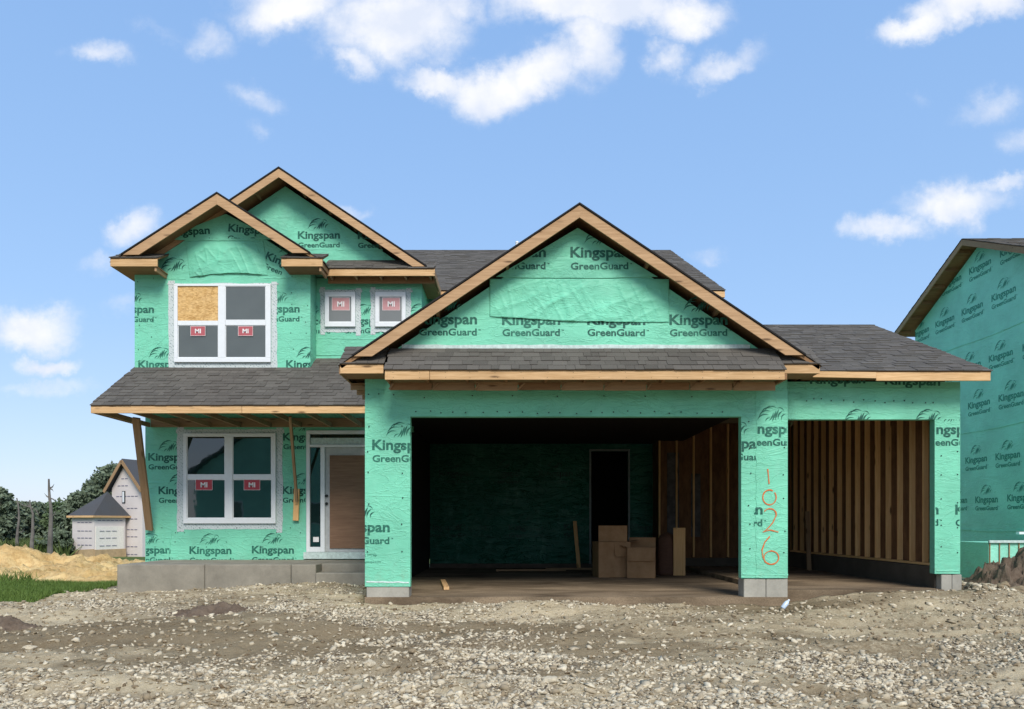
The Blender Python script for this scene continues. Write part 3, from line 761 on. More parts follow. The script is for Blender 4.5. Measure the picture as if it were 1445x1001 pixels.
up = MB(); a, b = X(700, DGg), X(928, DGg); zz = Z(391, DGg); n = 24
lo = [(a+(b-a)*i/n, zz-.02*math.sin(math.pi*i/n)+random.uniform(-.004, .004)) for i in range(n+1)]
up.prism(lo+[(gA, gZ-und-.005)], DGg-.012, DGg+.0); up.build('overlapping_sheet', 'wrap', gg)
def flapsheet(parent, name, D, px0, px1, py0, py1, amp, seed, off=.012, sag=(0, 0), skew=0):
    nx_, nz_ = 150, 44; V_ = []; cx_ = X((px0+px1)/2, D)
    for j in range(nz_+1):
        for i in range(nx_+1):
            a = i/nx_; b = j/nz_; px = px0+(px1-px0)*a+skew*b; py = py0+(py1-py0)*b+b*(sag[0]*math.sin(math.pi*a)+sag[1]*a)+(1.2*noise.noise(Vector((a*9, seed, 0))) if b > .99 else 0)
            x_, z_ = X(px, D), Z(py, D)
            q = Vector((x_*1.1+z_*.9, z_*2.0-x_*1.1, seed)); q2 = Vector((x_*.9-z_*1.4, z_*.7, seed+5))
            f1 = 1-abs(noise.noise(q))*2.2; f2 = 1-abs(noise.noise(q2*1.6))*2.2
            e = min(1, b*5)*min(1, a*10+.2)*min(1, (1-a)*10+.2)
            e = min(1, b*5)*min(1, a*9)*min(1, (1-a)*9)
            fan = Vector(((x_-cx_)*5.5+z_*2.5, z_*1.0+abs(x_-cx_)*.8, seed)); f3 = 1-abs(noise.noise(fan))*2.6
            h = off*(.1+.9*e)+amp*e*(max(0, f1)**5*.35+max(0, f2)**5*.30+max(0, f3)**4*.3+.22*noise.noise(q*.9))
            V_.append((x_, D-max(.0015, h)-.0025, z_))
    Q = np.arange((nx_+1)*(nz_+1)).reshape(nz_+1, nx_+1)
    f_ = np.stack([Q[:-1,:-1].ravel(), Q[1:,:-1].ravel(), Q[1:,1:].ravel(), Q[:-1,1:].ravel()], 1)
    mb = MB(); mb.v = V_; mb.f = [tuple(q) for q in f_]
    o = mb.build(name, 'flap', parent, smooth=True)
    md = o.modifiers.new('s', 'SOLIDIFY'); md.thickness = .003; md.offset = -1
    return o
flapsheet(gg, 'loose_sheet', DGg, 691, 944, 394, 447, .040, 3, off=.007, sag=(3, 8))
bs = MB(); n = 30; a, b = X(567, DGg), X(1058, DGg)
top = [(b+(a-b)*i/n, Z(487, DGg)+random.uniform(-.006, .006)) for i in range(n+1)]
bs.prism([(a, Z(493, DGg)-.04), (b, Z(493, DGg)-.04)]+top, DGg-.010, DGg+.001); bs.build('flashing_strip', 'tape_plain', gg)
# side wall of garage, toward the porch and outwards
sw = MB(); sw.box(gxl+.001, gxl+.14, DG+.141, DL-.01, CZ-1.05, CZ+2.25); sw.build('side_wall', 'wrap', H)

# third bay
txl, txr = gxr-.02, X(1355, DT); th = Z(592, DT); tr = X(1319, DT); zb_t = Z(810, DT)
wb = MB(); wb.box(txl+.03, tr, DT, DT+.14, th, CZ+2.185); wb.box(tr, txr, DT, DT+.14, zb_t, CZ+2.185)
tw = wb.build('third_bay_wall', 'wrap', H)
pm = Prints(); tf = flatwall(DT-.003); hc = [rect(1114, 530, 1355, 592, DT)]; pc = [rect(1320, 592, 1354, 806, DT)]
for px, rt in ((1142, .01), (1249, -.02)): LG(px, 542, [rect(1114, 530, 1355, 548, DT)], tf=tf, D=DT, rot=rt)
for px in (1190, 1290): put2d(pm, T_L, 0, 0, hc, tf, org=(X(px, DT), Z(590, DT)-.10))
LG(1302, 612, pc, tf=tf, D=DT); LG(1247, 726, pc, tf=tf, D=DT); LG(1348, 726, pc, tf=tf, D=DT)
pm.build('printed_lettering', 'print', tw)
cp = MB(); pts = [(X(1120+i*14+random.uniform(-5, 5), DT), Z(q+random.uniform(-3, 3), DT)) for i in range(15) for q in (566,) if random.random() < .8]
pts += [(X(px, DT), Z(q+random.uniform(-5, 5), DT)) for px in (1328, 1351) for q in range(640, 800, 34)]
caps(cp, pts, DT-.006); cp.build('fastener_caps', 'black', tw, kind='stuff')
sw = MB(); sw.box(txr-.14, txr-.001, DT+.141, 19.1, CZ-1.05, CZ+2.1); sw.build('side_wall', 'wrap', H)
# inner stud wall of the third bay: stem wall, plates, sheathing, studs one by one
six = txr-.15
q = MB(); q.box(six-.16, six, DT+.15, 19.0, FLOOR, CZ-.66); q.build('stem_wall', 'conc_in', H)
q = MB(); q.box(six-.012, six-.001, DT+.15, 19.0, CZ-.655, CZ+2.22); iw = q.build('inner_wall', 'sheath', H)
board('plate', (six-.06, DT+.16, CZ-.635), (six-.06, 18.95, CZ-.635), .09, .038, 'stud', iw)
groof3 = lambda y_: CZ+2.10+.44*(y_-11.4 if y_ < 15.2 else 19.0-y_)
yy = DT+.2
while yy < 18.9:
    board('stud', (six-.058, yy, CZ-.612), (six-.058, yy, min(CZ+2.6, groof3(yy))), .038, .089, 'stud', iw, up=(1, 0, 0)); yy += .406
# roofs of the garage
e_ = (0, 1, 0); hyp = math.hypot(1, gS)
for sgn, xe in ((-1, -2.45), (1, 4.39)):
    s_ = Vector((-sgn*1, 0, gS)).normalized(); L = abs(xe-gA)*hyp
    roof_plane(H, 'roof', (xe, 10.95, groof(xe)), (0, 1, 0), s_, L, lambda v_: (0, 5.98), exposure=.15, wmul=1.5)
for sgn, xe in ((-1, X(501, 11.0)), (1, X(1131, 11.0))):
    xe2 = xe; z0 = groof(xe2)
    q = MB(); xi = xe2-sgn*.25
    q.prism([(xe2, z0-.012), (xi, groof(xi)-.18+.02) if False else (xe2-sgn*.255, z0-.012), (gA, gZ-.012-.172), (gA, gZ-.012)], 10.922, 10.947)
    board_ = q.build('rake_board', 'rake', H)
    # rough ladder and soffit lookouts behind the rake
    s_ = Vector((-sgn*1, 0, gS)).normalized()
    k = 1.4
    while k < 3.6:
        p_ = Vector((xe2, 11.03, z0-.10))+s_*k
        board('lookout', p_, p_+Vector((0, .36, 0)), .04, .085, 'soffit', H); k += 1.22
    # felt edge on top of the rake, proud
    q = MB(); q.extr([(xe2-sgn*(-.03), 10.905, z0+.0-.02), (gA, 10.905, gZ+.0), (gA, 10.905, gZ+.025), (xe2+sgn*.03, 10.905, z0+.005)], (0, .05, 0)); q.build('drip_edge', 'felt', H)
# pent roof and returns at the garage front (one plane, the middle sticks out further)
pz0 = Z(522, 10.7); slope_p = (Z(493, DGg-.01)-pz0)/(DGg-.01-10.7)
sp_v = Vector((0, 1, slope_p)).normalized(); Lp = (DGg-.01-10.7)*math.hypot(1, slope_p)
px0, px1 = X(543, 10.7), X(1108, 10.7)
roof_plane(H, 'pent_roof', (px0, 10.7, pz0), (1, 0, 0), sp_v, Lp, lambda v_: (0, px1-px0), indiv=190, thick=.03, exposure=.135, label='low shingled pent roof over the double garage opening')
# lower fascia in separate boards
for a, b in ((543, 606), (606.6, 1107.5)): board('fascia_board', (X(a, 10.7), 10.715, Z(529.5, 10.7)), (X(b, 10.7), 10.715, Z(529.5, 10.7)), .03, .128, 'pine', H)
for i in range(11):
    xx = X(548+i*55.5, 10.9); board('lookout', (xx, 10.735, Z(536, 10.7)+.05), (xx, DG-.005, Z(536, 10.7)+.05), .038, .085, 'soffit', H)
for i in range(9):
    a = px0+.02+(px1-px0-.04)*i/9; b = px0+.02+(px1-px0-.04)*(i+1)/9-.012
    board('subfascia_board', (a, 11.02, Z(536, 10.7)-.035), (b, 11.02, Z(536, 10.7)-.035), .035, .105+.008*(i % 3), 'rough_wood' if i % 3 else 'soffit', H)
    board('bracket', (a-.006, 10.99, Z(536, 10.7)-.085), (a+.06+.03*(i % 2), 10.99, Z(536, 10.7)+.01), .02, .025, 'rough_wood', H)
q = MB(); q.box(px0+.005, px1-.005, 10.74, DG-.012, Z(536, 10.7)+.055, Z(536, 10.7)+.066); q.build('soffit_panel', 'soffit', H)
for a, b in ((480, 541), (1106, 1157)):
    Dr = 10.95; z0 = Z(513.5, Dr)
    xa, xb = X(a, Dr), X(b, Dr)
    roof_plane(H, 'eave_return', (xa, Dr, z0), (1, 0, 0), sp_v, .55, lambda v_, w_=xb-xa: (0, w_), thick=.03)
    board('fascia_board', (xa, Dr+.015, z0-.075), (xb, Dr+.015, z0-.075), .03, .125, 'pine', H)
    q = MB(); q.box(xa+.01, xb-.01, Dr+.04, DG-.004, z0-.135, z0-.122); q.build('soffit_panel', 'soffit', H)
# side eaves
board('fascia_board', (-2.455, 10.98, Z(521, 10.95)), (-2.455, 15.4, Z(521, 10.95)), .03, .13, 'rough_wood', H)
q = MB(); q.box(-2.43, gxl-.005, DG+.15, 15.4, CZ+2.10, CZ+2.115); q.build('soffit_panel', 'soffit', H)
for i in range(9): board('lookout', (-2.43, 11.6+i*.45, CZ+2.06), (gxl-.005, 11.6+i*.45, CZ+2.06), .038, .07, 'rough_wood', H)
# third bay roof: ridge parallel to the front
tz0, tz1 = Z(524, 11.4), Z(459, 15.2); ts = Vector((0, 3.8, tz1-tz0)); TL = ts.length; ts.normalize(); xr_ = 7.1
roof_plane(H, 'third_bay_roof', (0, 11.4, tz0), (1, 0, 0), ts, TL, lin(4.37, xr_, 1.87, xr_, TL), exposure=.15, wmul=1.1)
tb = Vector((0, -3.8, tz1-tz0)).normalized()
roof_plane(H, 'third_bay_roof', (0, 19.0, tz0), (1, 0, 0), tb, TL, lin(4.37, xr_, 1.87, xr_, TL), exposure=.3, wmul=2.5)
board('fascia_board', (X(1147, 11.39), 11.395, Z(528.5, 11.4)), (X(1236, 11.4), 11.395, Z(530, 11.4)), .026, .09, 'pine', H)
board('fascia_board', (X(1236.6, 11.4), 11.415, Z(531.5, 11.4)), (xr_-.01, 11.415, Z(531.5, 11.4)), .03, .125, 'pine', H)
q = MB(); q.box(4.42, xr_-.02, 11.44, DT-.004, tz0-.062, tz0-.05); q.build('soffit_panel', 'soffit', H)
q = MB(); q.add([(xr_-.03, 11.43, tz0-.14), (xr_-.03, 15.2, tz1-.14), (xr_-.03, 15.2, tz1-.03), (xr_-.03, 11.43, tz0-.03), (xr_, 11.43, tz0-.14), (xr_, 15.2, tz1-.14), (xr_, 15.2, tz1-.03), (xr_, 11.43, tz0-.03)],
                [(0,1,2,3),(7,6,5,4),(0,4,5,1),(1,5,6,2),(2,6,7,3),(3,7,4,0)]); q.build('rake_board', 'rake', H)
q = MB(); q.extr([(txr-.07, 11.9, CZ+2.1), (txr-.07, 18.9, CZ+2.1), (txr-.07, 15.2, tz1-.12)], (-.065, 0, 0)); q.build('gable_wall', 'wrap', H)

nl = MB()
for i in range(16):
    for dz in (-.035, .035):
        xx = px0+.12+(px1-px0-.2)*i/15+random.uniform(-.02, .02); zz = Z(529.5, 10.7)+dz+random.uniform(-.006, .006); b_ = len(nl.v)
        nl.v += [(xx+.005*math.cos(k*1.047), 10.6985, zz+.005*math.sin(k*1.047)) for k in range(6)]; nl.f.append(tuple(b_+k for k in range(6)))
nl.build('nail_heads', 'black', H, kind='stuff')
# garage interior
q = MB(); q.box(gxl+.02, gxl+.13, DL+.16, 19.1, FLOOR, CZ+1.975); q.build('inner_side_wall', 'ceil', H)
D8X = 18.27
fl = MB(); fl.box(gxl+.0, gxr, DG-.02, 19.0, FLOOR-.25, FLOOR); fl.build('garage_floor', 'floor', H)
fl = MB(); fl.box(gxr+.001, six-.1605, DT-.12, D8X, FLOOR-.25, FLOOR+.085); fl.build('third_bay_floor', 'floor', H)
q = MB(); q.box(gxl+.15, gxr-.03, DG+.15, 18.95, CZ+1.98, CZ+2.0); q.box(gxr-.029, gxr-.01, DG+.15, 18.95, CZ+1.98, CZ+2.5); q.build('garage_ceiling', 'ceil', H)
q = MB(); q.box(gxr-.02, six, DT+.145, DT+.155, CZ+2.185, CZ+2.42); q.build('blocking', 'ceil', H)
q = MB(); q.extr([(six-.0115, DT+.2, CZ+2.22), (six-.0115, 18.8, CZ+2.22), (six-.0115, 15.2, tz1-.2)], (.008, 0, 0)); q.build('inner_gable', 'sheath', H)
D9 = 19.0; dl, dr, dt = X(834, D9), X(886, D9), Z(637, D9); xs0, xs1 = gxl+.15, X(921, D9)
q = MB(); q.box(xs0, dl, D9, D9+.12, CZ-.97, CZ+1.98); q.box(dr, xs1, D9, D9+.12, CZ-.97, CZ+1.98); q.box(dl, dr, D9, D9+.12, dt, CZ+1.98); bw = q.build('back_wall', 'wrap_shade', H)
pm = Prints(); tf = flatwall(D9-.004); cl = [[(xs0, CZ-.96), (dl-.05, CZ-.96), (dl-.05, CZ+1.9), (xs0, CZ+1.9)], [(dr+.05, CZ-.96), (xs1, CZ-.96), (xs1, CZ+1.9), (dr+.05, CZ+1.9)]]
for px, py in ((602, 748), (646, 748), (718, 748), (796, 748), (891, 748), (690, 672), (760, 672), (620, 672)): LG(px, py, cl, tf=tf, D=D9)
pm.build('printed_lettering', 'print_shade', bw)
q = MB(); q.box(xs0, xs1, D9-.03, D9+.12, FLOOR, CZ-.971); q.build('stem_wall', 'conc_in', H)
fr = MB(); t_ = .045; zf = FLOOR+.1
fr.box(dl-t_, dl, D9-.05, D9-.001, zf, dt+t_); fr.box(dr, dr+t_, D9-.05, D9-.001, zf, dt+t_); fr.box(dl+.001, dr-.001, D9-.05, D9-.001, dt, dt+t_); fr.build('door_frame', 'greybatt2', H)
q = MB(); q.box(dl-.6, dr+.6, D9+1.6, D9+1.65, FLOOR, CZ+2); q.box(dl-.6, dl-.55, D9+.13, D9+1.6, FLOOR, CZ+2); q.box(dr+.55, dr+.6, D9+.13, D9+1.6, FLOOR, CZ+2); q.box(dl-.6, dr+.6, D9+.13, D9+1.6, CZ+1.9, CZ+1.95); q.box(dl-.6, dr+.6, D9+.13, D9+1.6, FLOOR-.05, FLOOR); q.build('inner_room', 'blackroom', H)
# bare framed part of the back wall
D8 = 18.3; xa = xs1+.001
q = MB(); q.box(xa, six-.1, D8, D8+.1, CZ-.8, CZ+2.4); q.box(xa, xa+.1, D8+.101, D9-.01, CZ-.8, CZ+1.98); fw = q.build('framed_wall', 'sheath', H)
q = MB(); q.box(xa, six-.17, D8-.02, D8+.1, FLOOR, CZ-.801); q.build('stem_wall', 'conc_in', H)
xx = xa+.02; k = 0
while xx < six-.2:
    board('stud', (xx, D8-.048, CZ-.78), (xx, D8-.048, CZ+2.38), .089, .038, 'stud', fw, up=(1, 0, 0)); xx += .406; k += 1
q = MB(); q.box(X(940, D8)+.02, X(958, D8), D8-.03, D8-.003, CZ-.6, CZ+1.7); q.build('insulation_batt', 'greybatt', fw)
q = MB(); q.box(X(975, D8), X(988, D8), D8-.03, D8-.003, CZ-.3, CZ+1.2); q.build('insulation_batt', 'greybatt', fw)

# footings
for nm, a, b, c_, d, D in (('footing', 517, 577, 828, 850, DG), ('footing', 1050, 1081, 817, 852, DG), ('footing', 1081.6, 1112, 817, 852, DG), ('footing', 1329, 1344, 811, 836, DT), ('footing', 1344.4, 1358, 811, 836, DT)):
    q = MB(); q.box(X(a, D), X(b, D), D+.012, D+.3, Z(d, D)-.1, Z(c_, D)-.002); q.build(nm, 'conc_l', H, bevel=.008)

def lap(parent, D, p0, p1, w_=.028, amp=.006, m='wrap', dy=.006):
    a, b = P(p0[0], p0[1], D), P(p1[0], p1[1], D); d = (b-a); n = max(8, int(d.length/.07)); nn_ = Vector((-d.z, 0, d.x)).normalized(); pts = []
    for i in range(n+1): pts.append(a+d*i/n+nn_*(amp*noise.noise(Vector((i*.9, p0[0], p0[1])))*3))
    lo = [Vector((q.x, D-dy, q.z)) for q in pts]; hi = [Vector((q.x, D-.0005, q.z))+nn_*w_ for q in pts]; lo2 = [Vector((q.x, D-.0005, q.z))-nn_*.002 for q in pts]
    mb = MB(); k = n+1
    mb.add(lo+hi+lo2, [(i, i+1, k+i+1, k+i) for i in range(n)]+[(2*k+i, 2*k+i+1, i+1, i) for i in range(n)]); return mb.build('sheet_lap', m, parent)
lap(tw, DT, (1114, 549), (1353, 549)); lap(gw, DG, (517, 552), (1064, 552)); pass
lap(gw, DG, (517, 822), (577, 823), .02, .004, 'tape_plain'); lap(gw, DG, (1048, 811), (1112, 812), .02, .004, 'flap', .010); lap(tw, DT, (1321, 806), (1353, 806), .02, .004, 'flap', .008)
lap(gw, DG, (520, 700), (577, 702), dy=.004)
# ---- porch
PD = 13.64; pt = Z(797, PD); xs = [165, 288.5, 410.5, 519]
for i in range(3):
    if i == 2: xs[3] = 446
    q = MB(); q.box(X(xs[i], PD)+(.004 if i else 0), X(xs[i+1], PD)-.004, PD, DL-.02, CZ-1.4, pt); q.build('porch_slab', 'conc', H, bevel=.012)
q = MB(); q.box(X(446, PD), -2.21, 14.02, DL-.02, CZ-1.4, pt-.002); q.build('porch_slab', 'conc', H, bevel=.012)
q = MB(); q.box(X(446, PD)+.002, -2.21, PD-.06, 14.018, CZ-1.35, CZ-.86); q.build('porch_step', 'conc', H, bevel=.015)
ezz = CZ+2.09; zw = CZ+3.06; ps = Vector((0, 15.1-13.53, zw-ezz)); k_ = ps.length; ps.normalize(); L2 = k_*(15.57-13.53)/(15.1-13.53)
xl = X(128, 13.53); xm = X(438, DB)
roof_plane(H, 'porch_roof', (0, 13.53, ezz), (1, 0, 0), ps, L2, lambda v_: ((xl if v_ < k_-.05 else xm), -2.42), indiv=110,
           deck_poly=[(xl, 0), (-2.42, 0), (-2.42, L2), (xm, L2), (xm, k_), (xl, k_)], thick=.04, label='shingled lean-to roof over the front porch')
board('fascia_board', (xl, 13.545, ezz-.075), (X(341, 13.53), 13.545, ezz-.075), .03, .125, 'pine', H)
board('fascia_board', (X(341.5, 13.53), 13.545, ezz-.075), (-2.44, 13.545, ezz-.075), .03, .125, 'pine', H)
board('side_fascia', (xl+.015, 13.57, ezz-.075), (xl+.015, 15.09, ezz-.075), .03, .12, 'rough_wood', H)
i = 0; xx = xl+.1
while xx < -2.5: board('lookout', (xx, 13.57, ezz-.09), (xx, DL-.045, ezz-.09), .038, .09, 'rough_wood', H); xx += .61
board('ledger_board', (xl+.12, DL-.022, CZ+2.05), (-2.45, DL-.022, CZ+2.05), .036, .18, 'rough_wood', H)
board('brace', P(192, 590, 14.3), P(211, 748, 15.44), .14, .06, 'rough_wood', H, up=(0, -.9, .2))
board('brace', P(409.5, 588, 14.3), P(419, 708, 15.40), .05, .05, 'rough_wood', H, up=(0, -.9, .2))
board('brace_block', P(419, 690, 15.49), P(417.5, 735, 15.49), .11, .05, 'stud', H, up=(0, -1, 0))
# lower front wall
q = MB(); x0 = X(205, DL); q.box(x0, X(432, DL), DL, DL+.15, pt-.05, CZ+3.4); q.box(X(432, DL), -2.0, DL, DL+.15, Z(609, DL), CZ+3.4)
q.box(X(432, DL), -2.2, DL+.12, DL+.15, pt-.05, Z(609, DL)-.001); lw = q.build('front_wall', 'wrap', H)
pm = Prints(); tf = flatwall(DL-.003); cl = [rect(206, 604, 431, 791, DL)]
for px, py in ((209, 650), (224, 697), (399, 622), (399, 697), (267, 781), (355, 781), (182, 781)): LG(px, py, cl, tf=tf, D=DL)
pm.build('printed_lettering', 'print', lw)
cp = MB(); caps(cp, [(X(random.uniform(208, 428), DL), Z(q, DL)) for q in (745, 752, 765, 772) for _ in range(5)], DL-.006, .010); cp.build('fastener_caps', 'black', lw, kind='stuff')
window(H, 'window', DL, (260, 612, 390, 739), [(265, 318.5), (329.5, 384)], [(616, 671), (677, 732)], (250, 606, 399, 747), None,
       [(277, 301, 677, 692), (345, 368, 677, 692)], label='white double window on the ground floor with red stickers')
lap(lw, DL, (207, 682), (250, 681)); lap(lw, DL, (397, 682), (431, 681)); lap(lw, DL, (238, 790), (243, 748), .02, .012); lap(lw, DL, (207, 760), (431, 758), dy=.004)
# entry door with sidelight and transom
dx0, dx1 = X(433, DL), X(527, DL); dz0, dz1 = Z(779, DL), Z(608, DL)
fr = MB(); xa, xb, xc = X(438, DL), X(453, DL), X(459, DL); zt0, zt1 = Z(628, DL), Z(613, DL)
fr.box(dx0, dx1, DL-.05, DL+.1, zt1, dz1); fr.box(dx0, xa, DL-.05, DL+.1, dz0, zt1-.001); fr.box(xb, xc, DL-.05, DL+.1, dz0, zt0-.05); fr.box(xa+.001, dx1, DL-.05, DL+.1, zt0-.049, zt0)
fr.box(xa+.001, xb-.001, DL-.05, DL+.1, dz0, Z(772, DL)); door = fr.build('front_entry', 'vinyl', H, bevel=.004); door['label'] = 'white front door frame with sidelight and transom'
q = MB(); q.box(xa+.001, dx1, DL+.0, DL+.02, zt0+.001, zt1-.001); q.build('transom', 'glass', door)
q = MB(); q.box(xa+.004, dx1, DL-.012, DL-.002, zt0+.003, zt1-.075); q.build('transom_tape', 'tape_plain', door)
q = MB(); q.box(dx0-.05, dx1, DL-.07, DL+.1, pt+.02, dz0-.003); q.build('threshold', 'tape_plain', door)
q = MB(); q.box(xa+.001, xb-.001, DL+.0, DL+.02, Z(772, DL)+.001, zt0-.051); q.build('sidelight', 'glass', door)
q = MB(); q.box(X(442, DL), X(450, DL), DL-.006, DL-.002, Z(765, DL), Z(758, DL)); q.build('sticker', 'white', door)
q = MB(); q.box(xc+.001, dx1, DL-.02, DL+.06, dz0, zt0-.051); q.build('door_leaf', 'door_grey', door, bevel=.003)
q = MB(); q.box(X(466, DL), dx1, DL-.045, DL-.021, Z(774, DL), Z(643, DL)); q.build('plywood_cover', 'ply_red', door)
for zy in (700, 711):
    q = MB(); c0 = P(461.5, zy, DL); q.tube([(c0.x, DL-.021, c0.z), (c0.x, DL-.06, c0.z), (c0.x, DL-.075, c0.z)], [.028, .028, .018], 10); q.build('knob', 'black', door)
# ---- upper bay
bx0, bx1 = X(190, DB), X(438, DB); bc, bz, bs_ = -5.61, CZ+6.29, .645
broof = lambda x_: bz-bs_*abs(x_-bc)
q = MB(); q.prism([(bx0, CZ+2.2), (bx1, CZ+2.2), (bx1, broof(bx1)-.2), (bc, bz-.2), (bx0, broof(bx0)-.2)], DB, DB+.12)
q.box(bx1-.12, bx1, DB+.121, DL-.002, CZ+2.2, CZ+5.0); q.box(bx0, bx0+.12, DB+.121, 17, CZ+2.2, CZ+4.9)
ub = q.build('bay_wall', 'wrap', H)
pm = Prints(); tf = flatwall(DB-.003); cl = [[(bx0, Z(521, DB)), (bx1, Z(521, DB)), (bx1, Z(372, DB)), (bx0, Z(372, DB))]]
g3 = [[(X(236, DB), Z(337, DB)), (X(384, DB), Z(337, DB)), (bc, bz-.2)]]
for px, py in ((157, 441), (362, 441), (196, 519), (404, 519)): LG(px, py, cl, tf=tf, D=DB)
LG(236, 334, g3, tf=flatwall(DB-.016), D=DB, rot=R(4)); LG(323, 327, g3, tf=flatwall(DB-.016), D=DB, rot=R(-5))
put2d(pm, T_L, 0, 0, [[(bx0, Z(400, DB)), (bx1, Z(400, DB)), (bx1, Z(340, DB)), (bx0, Z(340, DB))]], tf, 0, (X(226, DB), Z(384, DB)), 1.2)
LG(374, 365, [[(X(372, DB), Z(392, DB)), (X(398, DB), Z(392, DB)), (X(398, DB), Z(340, DB)), (X(372, DB), Z(340, DB))]], tf=tf, D=DB, rot=R(-22))
pm.build('printed_lettering', 'print', ub)
n = 24; a, b = X(228, DB), X(388, DB); q = MB()
q.prism([(a+(b-a)*i/n, Z(338, DB)-.03*math.sin(math.pi*i/n)+random.uniform(-.004, .004)) for i in range(n+1)]+[(bc, bz-.205)], DB-.012, DB-.0005); q.build('overlapping_sheet', 'wrap', ub)
flapsheet(ub, 'loose_sheet', DB, 262, 372, 341, 392, .04, 14, sag=(-4, -3), skew=6)
cp = MB(); caps(cp, [(X(px+random.uniform(-2, 2), DB), Z(q+random.uniform(-6, 6), DB)) for px in (195, 215, 412, 433) for q in range(395, 515, 20) if random.random() < .8], DB-.006, .010); cp.build('fastener_caps', 'black', ub, kind='stuff')
window(H, 'window', DB, (247, 402, 383, 512), [(252, 309), (319, 376)], [(405, 453.5), (460, 506)], (238, 400, 391, 520), None,
       [(270, 291, 461, 475), (337, 358, 461, 475)], osb_pane=(0, 0), smat='sticker_up', label='upstairs double window with one pane boarded in yellow strand board', kind_glass='glass_screen')
lap(ub, DB, (192, 394), (262, 394)); lap(ub, DB, (372, 393), (436, 393)); lap(ub, DB, (196, 512), (240, 470), .02, .01, dy=.004)
# bay roof
for sgn, xe in ((-1, X(155.5, 14.62)), (1, X(455, 14.62))):
    s_ = Vector((-sgn, 0, bs_)).normalized(); L = abs(xe-bc)*math.hypot(1, bs_)
    roof_plane(H, 'roof', (xe, 14.66, broof(xe)), (0, 1, 0), s_, L, lambda v_: (0, 2.2 if v_ > .5 else 1.0), exposure=.15, wmul=1.5,
               deck_poly=[(0,0),(.95 if sgn > 0 else 2.2,0),(2.2,L),(0,L)])
for sgn, xe in ((-1, X(176, 14.7)), (1, X(436, 14.7))):
    z0 = broof(xe); q = MB()
    q.prism([(xe, z0-.012), (xe-sgn*.30, z0-.012), (bc, bz-.012-.195), (bc, bz-.012)], 14.632, 14.657); q.build('rake_board', 'rake', H)
    q = MB(); q.extr([(xe+sgn*.04, 14.618, z0-.02), (bc, 14.618, bz), (bc, 14.618, bz+.03), (xe+sgn*.04, 14.618, z0+.008)], (0, .06, 0)); q.build('drip_edge', 'felt', H)
    q = MB(); yy = 14.722
    q.prism([(xe, z0-.03), (bc, bz-.03), (bc, bz-.05), (xe, z0-.05)], yy, DB-.002); q.build('soffit_panel', 'soffit', H)
for a, b in ((155.5, 222), (397, 455)):
    Dr = 14.62; z0 = Z(364.5, Dr); xa, xb = X(a, Dr), X(b, Dr)
    sl = Vector((0, 1, .5)).normalized()
    roof_plane(H, 'eave_return', (xa, Dr, z0), (1, 0, 0), sl, .54, lambda v_, w_=xb-xa: (0, w_), thick=.03)
    board('fascia_board', (xa, Dr+.015, z0-.085), (xb, Dr+.015, z0-.085), .03, .14, 'pine', H)
    q = MB(); q.box(xa+.02, xb-.01, Dr+.035, DB-.003, z0-.16, z0-.145); q.build('soffit_panel', 'soffit', H)
    board('lookout', (xb-.05, Dr+.035, z0-.20), (xb-.05, DB-.003, z0-.20), .04, .075, 'rough_wood', H)
z0 = Z(364.5, 14.62)
board('side_fascia', (X(155.5, 14.62)+.016, 14.66, z0-.085), (X(155.5, 14.62)+.016, 17, z0-.085), .03, .14, 'rough_wood', H)
q = MB(); q.box(X(155.5, 14.62)+.035, bx0-.002, DB, 17, z0-.16, z0-.145); q.build('soffit_panel', 'soffit', H)
board('side_fascia', (X(455, 14.62)-.016, 14.66, z0-.085), (X(455, 14.62)-.016, 15.12, z0-.085), .03, .14, 'rough_wood', H)
# ---- wide back gable with the two small windows
gc2, gz2, g2s = X(395, 15.2), Z(240, 15.2), .669
r2 = lambda x_: gz2-g2s*abs(x_-gc2)
rx1 = X(595, DL); rx0 = -7.38
q = MB(); q.prism([(bx1+.001, CZ+3.41), (rx1, CZ+3.41), (rx1, CZ+5.0), (bx1+.001, CZ+5.0)], DL+.001, DL+.15)
q.prism([(rx0, CZ+5.001), (rx1, CZ+5.001), (rx1, r2(rx1)-.17), (gc2, gz2-.17), (rx0, r2(rx0)-.17)], DL+.001, DL+.15)
q.box(rx1-.15, rx1, DL+.151, DM+.2, CZ+2.5, CZ+5.0)
rw = q.build('upper_wall', 'wrap', H)
pm = Prints(); tf = flatwall(DL-.002); cl = [[(X(439, DL), Z(506, DL)), (rx1, Z(506, DL)), (rx1, Z(388, DL)), (X(439, DL), Z(388, DL))]]
g4 = [[(rx0, CZ+5.3), (-1.9, CZ+5.3), (gc2, gz2-.17)]]
for px in (407, 485, 563): LG(px, 458, cl, tf=tf, D=DL)
LG(420, 337, g4, tf=tf, D=DL); LG(505, 337, g4, tf=tf, D=DL); LG(335, 337, g4, tf=tf, D=DL)
pm.build('printed_lettering', 'print', rw)
for a in (459, 530):
    window(H, 'window', DL, (a, 413, a+43, 462), [(a+5, a+38)], [(419, 456)], (a-7, 409, a+50, 469), None, [(a+10, a+35, 421, 439)], kind_glass='glass_pale', smat='sticker_pale',
           label='small square upstairs window %s the taller bay' % ('next to' if a == 459 else 'farther from'))
lap(rw, DL, (441, 478), (594, 480), dy=.004); lap(rw, DL, (446, 500), (452, 430), .02, .012); lap(rw, DL, (405, 352), (540, 354), dy=.004)
